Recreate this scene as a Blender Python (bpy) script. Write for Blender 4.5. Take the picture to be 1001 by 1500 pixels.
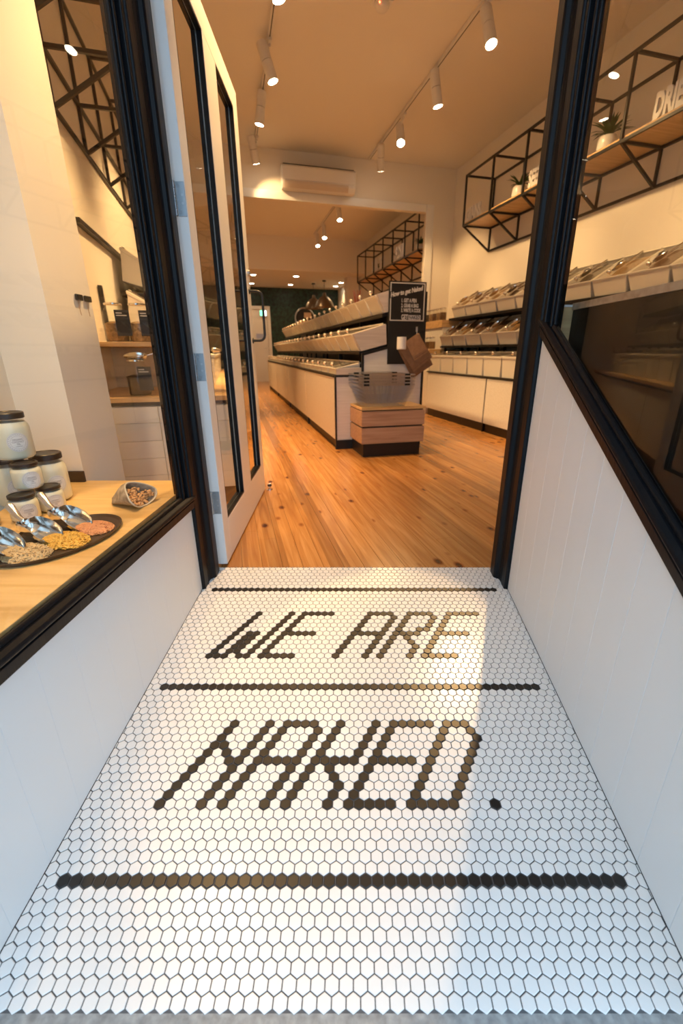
import bpy, bmesh, math, random
from mathutils import Vector, Matrix
random.seed(7)
for _o in list(bpy.data.objects): bpy.data.objects.remove(_o)
SC = bpy.context.scene
COL = SC.collection
R = math.radians

# ---------------------------------------------------------------- camera, world, exposure
H = 0.9025                         # lens height above the shop floor (z = 0)
cam_d = bpy.data.cameras.new('camera'); cam = bpy.data.objects.new('camera', cam_d); COL.objects.link(cam)
cam.location = (0, 0, H); cam.rotation_euler = (R(90 - 20.308), 0, 0)
cam_d.sensor_fit = 'VERTICAL'; cam_d.sensor_height = 36; cam_d.sensor_width = 24
cam_d.lens = 635 / 1500 * 36; cam_d.shift_x = -19.5 / 1500
cam_d.clip_start = 0.02; cam_d.clip_end = 200
cam_d.dof.use_dof = True; cam_d.dof.focus_distance = 1.25; cam_d.dof.aperture_fstop = 3.2
SC.camera = cam
SC.view_settings.view_transform = 'Standard'; SC.view_settings.look = 'None'
SC.view_settings.gamma = 1; SC.view_settings.exposure = 0.75; SC.view_settings.use_curve_mapping = False
W = bpy.data.worlds.new('sky'); SC.world = W; W.use_nodes = True
_bg = W.node_tree.nodes['Background']; _bg.inputs[0].default_value = (0.54, 0.77, 1.0, 1); _bg.inputs[1].default_value = 1.36
WARM = (1.0, 0.60, 0.25)
SPOT = 185.0; ENTRY = 1.35                       # watts of one track spotlight

RZ = R(15.3)                       # the shop is turned against its doorway
U = Vector((math.cos(RZ), math.sin(RZ), 0)); V = Vector((-math.sin(RZ), math.cos(RZ), 0))
def S(u, v, z=0.0): return U * u + V * v + Vector((0, 0, z))
YT = 1.728                         # top of the ramp
SL = math.tan(R(6.076))            # ramp slope
def ramp_z(y): return SL * (y - YT) if y < YT else 0.0
def xl(y): return -0.629 - 0.021 * (1.596 - y)      # left passage wall face
def xr(y): return 0.632 - 0.0305 * (1.605 - y)      # right passage wall face
UL, UR = -0.82, 3.5                # side walls of the shop
ZC = 3.42

# ---------------------------------------------------------------- materials
def nt(name):
    m = bpy.data.materials.new(name); m.use_nodes = True
    t = m.node_tree; return m, t, t.nodes, t.links, t.nodes['Principled BSDF']
def setp(b, col, rough=.5, metal=0., spec=.5, coat=0.):
    b.inputs['Base Color'].default_value = (*col, 1); b.inputs['Roughness'].default_value = rough
    b.inputs['Metallic'].default_value = metal; b.inputs['Specular IOR Level'].default_value = spec
    b.inputs['Coat Weight'].default_value = coat
def noise_bump(t, b, scale=(40, 40, 40), strength=.15, detail=3, dist=.002):
    N, L = t.nodes, t.links
    tc = N.new('ShaderNodeTexCoord'); mp = N.new('ShaderNodeMapping'); mp.inputs['Scale'].default_value = scale
    n = N.new('ShaderNodeTexNoise'); n.inputs['Scale'].default_value = 1; n.inputs['Detail'].default_value = detail
    bp = N.new('ShaderNodeBump'); bp.inputs['Strength'].default_value = strength; bp.inputs['Distance'].default_value = dist
    L.new(tc.outputs['Object'], mp.inputs[0]); L.new(mp.outputs[0], n.inputs['Vector'])
    L.new(n.outputs['Fac'], bp.inputs['Height']); L.new(bp.outputs[0], b.inputs['Normal'])
    return n
def ramp_node(t, src, stops):
    r = t.nodes.new('ShaderNodeValToRGB'); e = r.color_ramp.elements
    while len(e) < len(stops): e.new(.5)
    for i, (p, c) in enumerate(stops): e[i].position = p; e[i].color = (*c, 1)
    t.links.new(src, r.inputs[0]); return r
def plain(name, col, rough=.5, metal=0., spec=.5, coat=0., bump=None, vary=0.0):
    m, t, N, L, b = nt(name); setp(b, col, rough, metal, spec, coat)
    if bump or vary:
        n = noise_bump(t, b, *(bump or ((30, 30, 30), 0.0)))
        if vary:
            lo = tuple(c * (1 - vary) for c in col); hi = tuple(min(1, c * (1 + vary)) for c in col)
            r = ramp_node(t, n.outputs['Fac'], [(.3, lo), (.7, hi)]); L.new(r.outputs[0], b.inputs['Base Color'])
    return m
def emit(name, col, s):
    m, t, N, L, b = nt(name); setp(b, (.8, .8, .8))
    b.inputs['Emission Color'].default_value = (*col, 1); b.inputs['Emission Strength'].default_value = s; return m
def thin_glass(name, tint=(1, 1, 1), ior=1.5, boost=1.0):
    m, t, N, L, b = nt(name); N.remove(b)
    out = [n for n in N if n.type == 'OUTPUT_MATERIAL'][0]
    tr = N.new('ShaderNodeBsdfTransparent'); tr.inputs[0].default_value = (*tint, 1)
    gl = N.new('ShaderNodeBsdfGlossy'); gl.inputs['Roughness'].default_value = 0.0
    fr = N.new('ShaderNodeFresnel'); fr.inputs[0].default_value = ior
    ge = N.new('ShaderNodeNewGeometry')
    sub = N.new('ShaderNodeMath'); sub.operation = 'SUBTRACT'; sub.inputs[0].default_value = boost
    L.new(ge.outputs['Backfacing'], sub.inputs[1])
    mu = N.new('ShaderNodeMath'); mu.operation = 'MULTIPLY'; mu.use_clamp = True
    L.new(fr.outputs[0], mu.inputs[0]); L.new(sub.outputs[0], mu.inputs[1])
    mx = N.new('ShaderNodeMixShader'); L.new(mu.outputs[0], mx.inputs[0]); L.new(tr.outputs[0], mx.inputs[1]); L.new(gl.outputs[0], mx.inputs[2])
    L.new(mx.outputs[0], out.inputs[0]); return m
def wood(name, dark, light, rough=.4, scale=(2.5, 40, 40), bump=.08, coat=0.):
    m, t, N, L, b = nt(name); setp(b, light, rough, coat=coat)
    n = noise_bump(t, b, scale, bump, 5, .001)
    n.inputs['Distortion'].default_value = .6
    r = ramp_node(t, n.outputs['Fac'], [(.3, dark), (.62, light)]); L.new(r.outputs[0], b.inputs['Base Color']); return m
def floor_wood(name):
    m, t, N, L, b = nt(name); setp(b, (.5, .25, .08), .24, coat=.25); b.inputs['Coat Roughness'].default_value = .16
    tc = N.new('ShaderNodeTexCoord'); sx = N.new('ShaderNodeSeparateXYZ'); L.new(tc.outputs['Object'], sx.inputs[0])
    d = N.new('ShaderNodeMath'); d.operation = 'DIVIDE'; d.inputs[1].default_value = PW; L.new(sx.outputs[0], d.inputs[0])
    fl = N.new('ShaderNodeMath'); fl.operation = 'FLOOR'; L.new(d.outputs[0], fl.inputs[0])
    wn = N.new('ShaderNodeTexWhiteNoise'); wn.noise_dimensions = '1D'; L.new(fl.outputs[0], wn.inputs['W'])
    # grain, shifted from board to board
    mp = N.new('ShaderNodeCombineXYZ')
    gx = N.new('ShaderNodeMath'); gx.operation = 'MULTIPLY'; gx.inputs[1].default_value = 32; L.new(sx.outputs[0], gx.inputs[0])
    gy = N.new('ShaderNodeMath'); gy.operation = 'MULTIPLY_ADD'; gy.inputs[1].default_value = 1.7; L.new(sx.outputs[1], gy.inputs[0])
    sh = N.new('ShaderNodeMath'); sh.operation = 'MULTIPLY'; sh.inputs[1].default_value = 37; L.new(wn.outputs['Value'], sh.inputs[0]); L.new(sh.outputs[0], gy.inputs[2])
    L.new(gx.outputs[0], mp.inputs[0]); L.new(gy.outputs[0], mp.inputs[1]); L.new(sh.outputs[0], mp.inputs[2])
    n = N.new('ShaderNodeTexNoise'); n.inputs['Scale'].default_value = 1; n.inputs['Detail'].default_value = 5; n.inputs['Distortion'].default_value = 1.1
    L.new(mp.outputs[0], n.inputs['Vector'])
    r1 = ramp_node(t, n.outputs['Fac'], [(.28, (.36, .145, .036)), (.5, (.47, .215, .062)), (.72, (.58, .30, .105))])
    # board tone
    r2 = ramp_node(t, wn.outputs['Value'], [(0, (.72, .68, .62)), (.5, (1, 1, 1)), (1, (1.18, 1.2, 1.22))])
    mx = N.new('ShaderNodeMix'); mx.data_type = 'RGBA'; mx.blend_type = 'MULTIPLY'; mx.inputs[0].default_value = 1
    L.new(r1.outputs[0], mx.inputs[6]); L.new(r2.outputs[0], mx.inputs[7])
    # knots
    km = N.new('ShaderNodeCombineXYZ')
    kx = N.new('ShaderNodeMath'); kx.operation = 'MULTIPLY'; kx.inputs[1].default_value = 8.0; L.new(sx.outputs[0], kx.inputs[0])
    ky = N.new('ShaderNodeMath'); ky.operation = 'MULTIPLY_ADD'; ky.inputs[1].default_value = 4.4; L.new(sx.outputs[1], ky.inputs[0]); L.new(sh.outputs[0], ky.inputs[2])
    L.new(kx.outputs[0], km.inputs[0]); L.new(ky.outputs[0], km.inputs[1])
    vo = N.new('ShaderNodeTexVoronoi'); vo.inputs['Scale'].default_value = 1.0; vo.inputs['Randomness'].default_value = 1; L.new(km.outputs[0], vo.inputs['Vector'])
    kr = ramp_node(t, vo.outputs['Distance'], [(.05, (.12, .05, .02)), (.10, (.40, .2, .09)), (.19, (1, 1, 1))])
    vs = N.new('ShaderNodeSeparateColor'); L.new(vo.outputs['Color'], vs.inputs[0])
    gt = N.new('ShaderNodeMath'); gt.operation = 'GREATER_THAN'; gt.inputs[1].default_value = .22; L.new(vs.outputs[0], gt.inputs[0])
    m2 = N.new('ShaderNodeMix'); m2.data_type = 'RGBA'; m2.blend_type = 'MULTIPLY'
    L.new(gt.outputs[0], m2.inputs[0]); L.new(mx.outputs[2], m2.inputs[6]); L.new(kr.outputs[0], m2.inputs[7])
    L.new(m2.outputs[2], b.inputs['Base Color']); return m
PW = 0.088
M = dict(
    tile_w=plain('white glazed tile', (.80, .79, .77), .22, vary=.02),
    tile_b=plain('black glazed tile', (.012, .0105, .009), .34),
    grout=plain('dark grout', (.10, .10, .105), .8, vary=.2),
    concrete=plain('concrete', (.30, .31, .31), .85, bump=((55, 55, 55), .4, 8, .003), vary=.3),
    white_board=plain('white painted board', (.78, .78, .77), .42, bump=((18, 18, 3), .12, 3, .003)),
    white_wall=plain('white wall paint', (.80, .75, .66), .7, bump=((60, 60, 60), .05, 2, .001)),
    black_paint=plain('black gloss paint', (.006, .007, .009), .34, spec=.16, bump=((60, 60, 8), .30, 3, .003)),
    door_white=plain('white door paint', (.80, .80, .79), .35),
    ceil=plain('ceiling paint', (.78, .74, .68), .75),
    green=plain('dark green wall', (.007, .030, .021), .45, bump=((14, 14, 14), .3, 4, .01), vary=.9),
    floorwood=floor_wood('cypress floorboard'),
    oak=wood('pale timber', (.50, .30, .13), (.68, .45, .22), .42),
    oak_end=wood('pale pinkish timber', (.42, .25, .14), (.56, .36, .22), .45),
    plywood=wood('yellow plywood', (.58, .36, .13), (.74, .50, .21), .35, (3, 26, 26)),
    lam_white=wood('white laminate', (.70, .66, .59), (.78, .74, .68), .4, (3, 60, 60), .03),
    lam_black=plain('black laminate', (.010, .009, .008), .4),
    brown_dark=plain('dark brown panel', (.020, .011, .005), .45),
    steel_black=plain('black steel', (.010, .009, .008), .4),
    plastic=plain('white plastic tub', (.74, .70, .62), .38),
    acrylic=thin_glass('clear acrylic', (.97, .96, .94)),
    glass=thin_glass('window glass', (.97, .98, .975), boost=.8),
    jar_glass=thin_glass('jar glass', (.97, .98, .97)),
    chrome=plain('chrome', (.75, .74, .72), .12, 1.0),
    steel=plain('brushed steel', (.55, .56, .58), .28, 1.0),
    hinge=plain('galvanised hinge', (.42, .45, .48), .38, .9),
    black=plain('black plastic', (.012, .012, .012), .35),
    ac=plain('white casing', (.75, .73, .70), .4),
    lamp_white=plain('white lamp casing', (.72, .70, .67), .4),
    lens=emit('lit lamp lens', (1, .86, .62), 22),
    led=emit('red indicator', (1, .12, .04), 6),
    exit_g=emit('exit sign green', (.02, .85, .45), 1.6),
    exit_w=emit('exit sign white', (.9, 1, .95), 1.6),
    cream=plain('coconut oil', (.83, .79, .62), .45),
    label=plain('white paper label', (.86, .85, .83), .6),
    ink=plain('grey ink', (.16, .16, .17), .6),
    label_black=plain('black label', (.02, .02, .02), .5),
    chalk=plain('chalk white', (.62, .60, .57), .7),
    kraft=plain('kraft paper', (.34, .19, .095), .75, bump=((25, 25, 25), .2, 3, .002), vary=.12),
    ceramic=plain('white ceramic', (.80, .78, .74), .3),
    leaf=plain('leaf', (.035, .085, .02), .45, vary=.5),
    soil=plain('soil', (.02, .012, .008), .9),
    tray=plain('dark wooden tray', (.035, .022, .014), .4, bump=((30, 30, 30), .1, 3, .001)),
    oats=plain('rolled oats', (.62, .46, .25), .7, vary=.15),
    gold=plain('yellow flakes', (.72, .43, .08), .6, vary=.15),
    pink=plain('pink lentils', (.68, .32, .15), .6, vary=.12),
    nut=plain('nuts', (.68, .36, .15), .5, vary=.25),
    cloth=plain('printed cotton', (.36, .30, .22), .85, bump=((60, 60, 60), .6, 4, .003), vary=.35),
    cloth_edge=plain('cotton hem', (.62, .56, .44), .8),
    coffee=plain('coffee beans', (.055, .028, .012), .5, vary=.4),
    bronze=plain('bronze shade', (.20, .15, .10), .35, .7),
    copper=plain('copper ornament', (.55, .16, .09), .4, .6),
    knob=plain('satin steel knob', (.92, .88, .80), .20, 1.0),
    kraft_shade_mid=plain('shaded kraft mid', (.27, .148, .075), .75, bump=((25, 25, 25), .2, 3, .002), vary=.12),  # darker kraft copies: shade on the rear bags put into the colour
    kraft_shade_deep=plain('shaded kraft dark', (.21, .112, .055), .75, bump=((25, 25, 25), .2, 3, .002), vary=.12),
    well_brown=plain('near-black brown panel', (.010, .006, .003), .5),
    louvre=plain('louvre plastic', (.60, .52, .43), .5),
    cheek=wood('washed timber', (.52, .44, .37), (.62, .54, .47), .45, (3, 40, 40), .04),
    ply_white=plain('white tile panel', (.72, .72, .71), .3),
)
CONT = [plain('bin filling', c, .7, bump=((70, 70, 70), .8, 3, .01), vary=.4) for c in
        ((.05, .025, .012), (.14, .07, .03), (.26, .15, .06), (.10, .04, .02), (.34, .22, .11), (.07, .05, .03))]

# ---------------------------------------------------------------- mesh helpers
class MB:
    def __init__(s): s.v = []; s.f = []
    def add(s, vs, fs):
        o = len(s.v); s.v += [tuple(p) for p in vs]; s.f += [tuple(i + o for i in f) for f in fs]; return s
    def box(s, x0, x1, y0, y1, z0, z1):
        return s.add([(x0, y0, z0), (x1, y0, z0), (x1, y1, z0), (x0, y1, z0), (x0, y0, z1), (x1, y0, z1), (x1, y1, z1), (x0, y1, z1)],
                     [(0, 3, 2, 1), (4, 5, 6, 7), (0, 1, 5, 4), (1, 2, 6, 5), (2, 3, 7, 6), (3, 0, 4, 7)])
    def loft(s, loops, cap0=True, cap1=True, closed=True):
        n = len(loops[0]); vs = [p for l in loops for p in l]; fs = []
        for k in range(len(loops) - 1):
            for i in range(n if closed else n - 1):
                j = (i + 1) % n; fs.append((k * n + i, k * n + j, (k + 1) * n + j, (k + 1) * n + i))
        if cap0: fs.append(tuple(reversed(range(n))))
        if cap1: fs.append(tuple((len(loops) - 1) * n + i for i in range(n)))
        return s.add(vs, fs)
    def prism(s, poly, a0, a1, axis='z'):
        def P(p, a):
            return (p[0], p[1], a) if axis == 'z' else ((p[0], a, p[1]) if axis == 'y' else (a, p[0], p[1]))
        return s.loft([[P(p, a0) for p in poly], [P(p, a1) for p in poly]])
    def cyl(s, p0, p1, r0, r1=None, n=12, caps=True):
        r1 = r0 if r1 is None else r1; p0 = Vector(p0); p1 = Vector(p1); d = (p1 - p0).normalized()
        a = d.orthogonal().normalized(); b = d.cross(a)
        L = [[p + (a * math.cos(2 * math.pi * i / n) + b * math.sin(2 * math.pi * i / n)) * r for i in range(n)] for p, r in ((p0, r0), (p1, r1))]
        return s.loft(L, caps, caps)
    def bar(s, p0, p1, w, h=None):
        p0 = Vector(p0); p1 = Vector(p1); d = (p1 - p0).normalized(); h = h or w
        up = Vector((0, 0, 1)) if abs(d.z) < .9 else Vector((0, 1, 0))
        a = d.cross(up).normalized(); b = a.cross(d)
        return s.loft([[p + a * (x * w / 2) + b * (y * h / 2) for x, y in ((-1, -1), (1, -1), (1, 1), (-1, 1))] for p in (p0, p1)])
    def tube(s, pts, r, n=6, caps=True):
        pts = [Vector(p) for p in pts]; loops = []; a = None
        for i, p in enumerate(pts):
            d = (pts[min(i + 1, len(pts) - 1)] - pts[max(i - 1, 0)]).normalized()
            a = d.orthogonal().normalized() if a is None else (a - d * a.dot(d)).normalized()
            b = d.cross(a); rr = r[i] if isinstance(r, (list, tuple)) else r
            loops.append([p + (a * math.cos(2 * math.pi * k / n) + b * math.sin(2 * math.pi * k / n)) * rr for k in range(n)])
        return s.loft(loops, caps, caps)
    def lathe(s, prof, n=20, c=(0, 0, 0), caps=(True, True)):
        return s.loft([[(c[0] + r * math.cos(2 * math.pi * i / n), c[1] + r * math.sin(2 * math.pi * i / n), c[2] + z) for i in range(n)] for r, z in prof], *caps)
    def ball(s, c, r, n=10, m=6, sq=(1, 1, 1)):
        prof = [(max(1e-4, math.sin(math.pi * k / m)), -math.cos(math.pi * k / m)) for k in range(m + 1)]
        return s.loft([[(c[0] + r * sq[0] * q * math.cos(2 * math.pi * i / n), c[1] + r * sq[1] * q * math.sin(2 * math.pi * i / n), c[2] + r * sq[2] * z) for i in range(n)] for q, z in prof])
    def mesh(s, name, bevel=0, smooth=None, seg=1):
        me = bpy.data.meshes.new(name); me.from_pydata(s.v, [], s.f)
        bm = bmesh.new(); bm.from_mesh(me)
        if bevel: bmesh.ops.remove_doubles(bm, verts=bm.verts, dist=1e-6)
        bmesh.ops.recalc_face_normals(bm, faces=bm.faces)
        if bevel:
            es = [e for e in bm.edges if len(e.link_faces) == 2 and e.calc_face_angle(0) > .5]
            bmesh.ops.bevel(bm, geom=es, offset=bevel, segments=seg, affect='EDGES', profile=.5)
        bm.to_mesh(me); bm.free()
        if smooth is not None:
            for p in me.polygons: p.use_smooth = True
            me.set_sharp_from_angle(angle=R(smooth))
        return me
    def build(s, name, mat, parent=None, bevel=0, smooth=None, seg=1, loc=None, rotz=0):
        return mobj(name, s.mesh(name, bevel, smooth, seg), mat, parent, loc, rotz)
def mobj(name, me, mat, parent=None, loc=None, rotz=0):
    o = bpy.data.objects.new(name, me); COL.objects.link(o)
    if mat is not None:
        mm = M[mat] if isinstance(mat, str) else mat
        if len(me.materials) == 0: me.materials.append(mm)
        elif me.materials[0] != mm:
            o.material_slots[0].link = 'OBJECT'; o.material_slots[0].material = mm
    if parent: o.parent = parent
    if loc is not None: o.location = loc
    if rotz: o.rotation_euler = (0, 0, rotz)
    return o
def tag(o, label=None, cat=None, group=None, kind=None):
    if label: o['label'] = label
    if cat: o['category'] = cat
    if group: o['group'] = group
    if kind: o['kind'] = kind
    return o
def thing(name, label, cat, loc=(0, 0, 0), rotz=0, group=None, kind=None):
    o = bpy.data.objects.new(name, None); COL.objects.link(o); o.empty_display_size = .05
    o.location = loc; o.rotation_euler = (0, 0, rotz)
    return tag(o, label, cat, group, kind)
def copy_tree(o, parent=None):
    c = o.copy(); COL.objects.link(c); c.parent = parent
    for ch in o.children: copy_tree(ch, c)
    return c
_txt = {}
def text_mb(string, size=1.0, sx=1.0, bold=0.0, depth=0.0, align='CENTER', shear=0.0):
    cu = bpy.data.curves.new('lettering', 'FONT'); cu.body = string; cu.size = size; cu.align_x = align; cu.align_y = 'CENTER'
    cu.offset = bold; cu.extrude = depth; cu.shear = shear; cu.resolution_u = 3
    ob = bpy.data.objects.new('lettering', cu); COL.objects.link(ob)
    me = bpy.data.meshes.new_from_object(ob.evaluated_get(bpy.context.evaluated_depsgraph_get()))
    mb = MB(); mb.v = [(p.co.x * sx, p.co.y, p.co.z) for p in me.vertices]; mb.f = [tuple(p.vertices) for p in me.polygons]
    bpy.data.objects.remove(ob); bpy.data.curves.remove(cu); bpy.data.meshes.remove(me)
    return mb
def upright(mb):      # lettering in the xz plane, read from -y
    mb.v = [(x, -z, y) for x, y, z in mb.v]; return mb
def clip(poly, a, b, c):   # keep a*x + b*y <= c
    out = []
    for i in range(len(poly)):
        p, q = poly[i], poly[(i + 1) % len(poly)]
        dp = a * p[0] + b * p[1] - c; dq = a * q[0] + b * q[1] - c
        if dp <= 0: out.append(p)
        if dp * dq < 0:
            t = dp / (dp - dq); out.append((p[0] + t * (q[0] - p[0]), p[1] + t * (q[1] - p[1])))
    return out

# ================================================================= THE SETTING
# ---- footpath and tiled ramp
YB = 0.392
fp = MB().box(-5, 5, -6, YB, -.35, ramp_z(YB) - .002).build('footpath', 'concrete')
tag(fp, 'grey concrete footpath along the foot of the tiled ramp', 'footpath', kind='structure')
fe = MB().prism([(YB, -.35), (YT, -.35), (YT, -.0022), (YB, ramp_z(YB) - .0022)], -.72, .70, 'x').build('floor_entry', 'grout')
tag(fe, 'sloping entry floor of white hexagon tiles with black tile lettering', 'floor', kind='structure')
TP = .025; ROW = TP * math.sqrt(3) / 2
CR = math.cos(math.atan(SL)); SR = math.sin(math.atan(SL))
S1 = (YT - 1.566) / CR                                   # slope distance of the first black line from the top
def cell(r, k): return (-.5775 + TP * k - TP / 2 * (r % 2), -(S1 + r * ROW))
def to_world(x, s, h=0): return (x, YT + s * CR - h * SR, s * SR + h * CR)   # s <= 0 down the slope
def ramp_from_px(px, py):
    P = R(20.308); a = (px - 520) / 635; b = (py - 750) / 635
    d = Vector((a, math.cos(P) - b * math.sin(P), -math.sin(P) - b * math.cos(P)))
    t = (-SL * YT - H) / (d.z - SL * d.y); q = Vector((0, 0, H)) + d * t
    return q.x, (q.y - YT) / CR
# black cells read off the photograph: row -> pixel columns, per crop (x0, y0, scale)
LET = [((290, 850, 4.352), 7, [208, 232, 257, 282, 307, 332, 358, 387, 415, 444, 475],
        [[390, 600, 682, 724, 765, 808, 850], [362, 575, 655], [330, 548, 627], [298, 520, 602], [270, 490, 577],
         [240, 328, 375, 462, 552, 593, 638, 683, 728, 988], [208, 297, 343, 432, 524, 968], [175, 265, 312, 402, 492, 942],
         [143, 233, 278, 370, 460, 920], [105, 198, 243, 337, 433, 900], [72, 118, 165, 258, 307, 402, 447, 497, 545, 595, 877]]),
       ((510, 850, 4.352), 7, [208, 233, 257, 283, 308, 332, 358, 387, 415, 445, 475],
        [[140, 183, 225, 268, 387, 430, 475, 517, 640, 683, 725, 767, 810], [118, 292, 375, 545, 625], [97, 268, 350, 533, 612],
         [75, 250, 333, 512, 597], [55, 232, 318, 447, 493, 580], [75, 120, 165, 212, 298, 343, 387, 432, 565, 610, 655, 700, 745],
         [192, 283, 370, 550], [173, 260, 395, 533], [148, 240, 425, 515], [125, 222, 407, 497], [105, 198, 388, 482, 530, 575, 625, 672]]),
       ((210, 990, 3.337), 29, [226, 260, 295, 330, 367, 406, 445, 486, 528, 574, 622],
        [[440, 613, 700, 742, 783, 826, 957], [410, 585, 672, 845, 933], [378, 553, 642, 818, 907], [347, 390, 524, 612, 792, 883],
         [313, 402, 490, 583, 765, 855], [275, 412, 460, 552, 598, 645, 692, 738, 828, 875, 922, 968], [237, 428, 520, 710, 803, 897],
         [198, 390, 486, 678, 775, 918], [160, 355, 452, 647, 743, 940], [117, 318, 415, 617, 715, 915], [75, 278, 380, 583, 683, 886]]),
       ((500, 990, 3.337), 29, [226, 260, 295, 330, 367, 406, 445, 486, 528, 574, 622],
        [[160, 250, 292, 335, 378, 423, 507, 550, 590], [140, 230, 493, 625], [120, 210, 477, 655], [97, 190, 460, 640], [72, 168, 443, 627],
         [45, 145, 192, 238, 285, 333, 427, 612], [122, 408, 597], [97, 388, 583], [75, 370, 567], [47, 352, 550],
         [20, 70, 123, 175, 227, 330, 380, 432, 482, 533, 742]])]
BLACK = set()
for (x0, y0, sc), r0, ys, rows in LET:
    for i, cols in enumerate(rows):
        for c in cols:
            wx, _ = ramp_from_px(x0 + c / sc, y0 + ys[i] / sc); r = r0 + i
            BLACK.add((r, round((wx + .5775 + TP / 2 * (r % 2)) / TP)))
for k in range(47): BLACK.add((0, k)); BLACK.add((23, k)); BLACK.add((46, k - 1))
HR = (TP - .0021) / math.sqrt(3)                          # corner radius of one tile
HEX = [(HR * math.cos(R(60 * i + 30)), HR * math.sin(R(60 * i + 30))) for i in range(6)]
def hexmesh(poly, mb):
    cx = sum(p[0] for p in poly) / len(poly); cy = sum(p[1] for p in poly) / len(poly)
    k = .90
    loops = [[to_world(x, y, -.004) for x, y in poly], [to_world(x, y, -.0009) for x, y in poly],
             [to_world(cx + (x - cx) * k, cy + (y - cy) * k, 0) for x, y in poly]]
    return mb.loft(loops, False, True)
def hex_at0():
    mb = MB(); mb.loft([[(x, y, -.004) for x, y in HEX], [(x, y, -.0009) for x, y in HEX], [(x * .9, y * .9, 0) for x, y in HEX]], False, True)
    me = mb.mesh('hexagon_tile'); return me
whites, blacks = [], []
for r in range(-8, 55):
    for k in range(-8, 58):
        x, s = cell(r, k); poly = [(x + a, s + b) for a, b in HEX]
        p2 = poly
        p2 = clip(p2, 0, 1, -.0005)
        # passage walls: x >= xl, x <= xr with y = YT + s*CR
        p2 = clip(p2, -1, .021 * CR, .629 + .021 * (1.596 - YT) - .001)
        p2 = clip(p2, 1, -.0305 * CR, .632 - .0305 * (1.605 - YT) - .001)
        if len(p2) < 3: continue
        full = len(p2) == 6 and all(abs(p2[i][0] - poly[i][0]) + abs(p2[i][1] - poly[i][1]) < 1e-7 for i in range(6))
        (blacks if (r, k) in BLACK else whites).append((r, k, full, p2))
for lst, mat, nm in ((whites, 'tile_w', 'white_tile'), (blacks, 'tile_b', 'black_tile')):
    me = hex_at0(); me.materials.append(M[mat])
    lst.sort(key=lambda q: -q[0]); n = 0; rest = MB()
    for r, k, full, p2 in lst:
        if full and n < 300:
            n += 1; x, s = cell(r, k)
            o = bpy.data.objects.new(nm, me); COL.objects.link(o); o.parent = fe
            o.location = to_world(x, s, random.uniform(-.0002, .0002)); o.rotation_euler = (math.atan(SL), 0, 0)
            o.rotation_euler.x += random.gauss(0, .004); o.rotation_euler.y = random.gauss(0, .004)
        else: hexmesh(p2, rest)
    o = rest.build(nm + 's', mat, fe); tag(o, kind='stuff')

# ---- low passage walls of vertical boards
SILL_L = .338
def zr(y): return .985 - .5265 * (1.63 - y)               # foot of the sloping right sill
def low_wall(name, face, sgn, top, label):
    core = MB(); y0, y1 = .40, 1.60
    a, b = face(y0), face(y1)
    core.add([(a + sgn * .008, y0, -.3), (b + sgn * .008, y1, -.3), (b + sgn * .075, y1, -.3), (a + sgn * .075, y0, -.3),
              (a + sgn * .008, y0, top(y0) - .002), (b + sgn * .008, y1, top(y1) - .002), (b + sgn * .075, y1, top(y1) - .002), (a + sgn * .075, y0, top(y0) - .002)],
             [(0, 3, 2, 1), (4, 5, 6, 7), (0, 1, 5, 4), (1, 2, 6, 5), (2, 3, 7, 6), (3, 0, 4, 7)])
    w = core.build(name, 'white_board'); tag(w, label, 'wall', kind='structure')
    y = 1.598
    while y > .41:
        e = max(.402, y - .11); g = .0003 if sgn > 0 else .0001
        ya, yb = e + g, y - g; lp = []
        for dx in (0, sgn * .0085):
            lp.append([(face(ya) + dx, ya, ramp_z(ya) + .001), (face(yb) + dx, yb, ramp_z(yb) + .001), (face(yb) + dx, yb, top(yb)), (face(ya) + dx, ya, top(ya))])
        MB().loft(lp).build('board', 'white_board', w, bevel=.0007 if sgn > 0 else .0004)
        y = e
low_wall('wall_entry_left', xl, -1, lambda y: SILL_L, 'white boarded low wall under the level window sill')
low_wall('wall_entry_right', xr, 1, zr, 'white boarded low wall under the sloping window sill')

# ---- black door posts
def post(name, sgn, label):
    def X(x): return sgn * x
    pl = [(.596, 1.654), (.601, 1.648), (.613, 1.642), (.616, 1.634), (.618, 1.616), (.66, 1.616), (.66, 1.702), (.596, 1.702)]
    t = thing(name, label, 'post', kind='structure')
    MB().prism([(X(x), y) for x, y in pl], -.02, 2.25, 'z').build('post_shaft', 'black_paint', t, bevel=.002)
    MB().prism([(X(x), y) for x, y in ((.616, 1.570), (.628, 1.566), (.640, 1.570), (.640, 1.614), (.616, 1.614))], -.025, 2.25, 'z').build('corner_bead', 'black_paint', t, bevel=.003, seg=2)
    return t
post('trim_1', -1, 'black painted door post carrying the hinges of the open door')
post('trim_2', 1, 'black painted door post meeting the sloping sill')
dh = MB().box(-.66, .66, 1.60, 1.702, 2.252, 2.285).build('trim_3', 'black_paint', bevel=.003)
tag(dh, 'black painted head rail over the doorway', 'door head', kind='structure')

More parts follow.
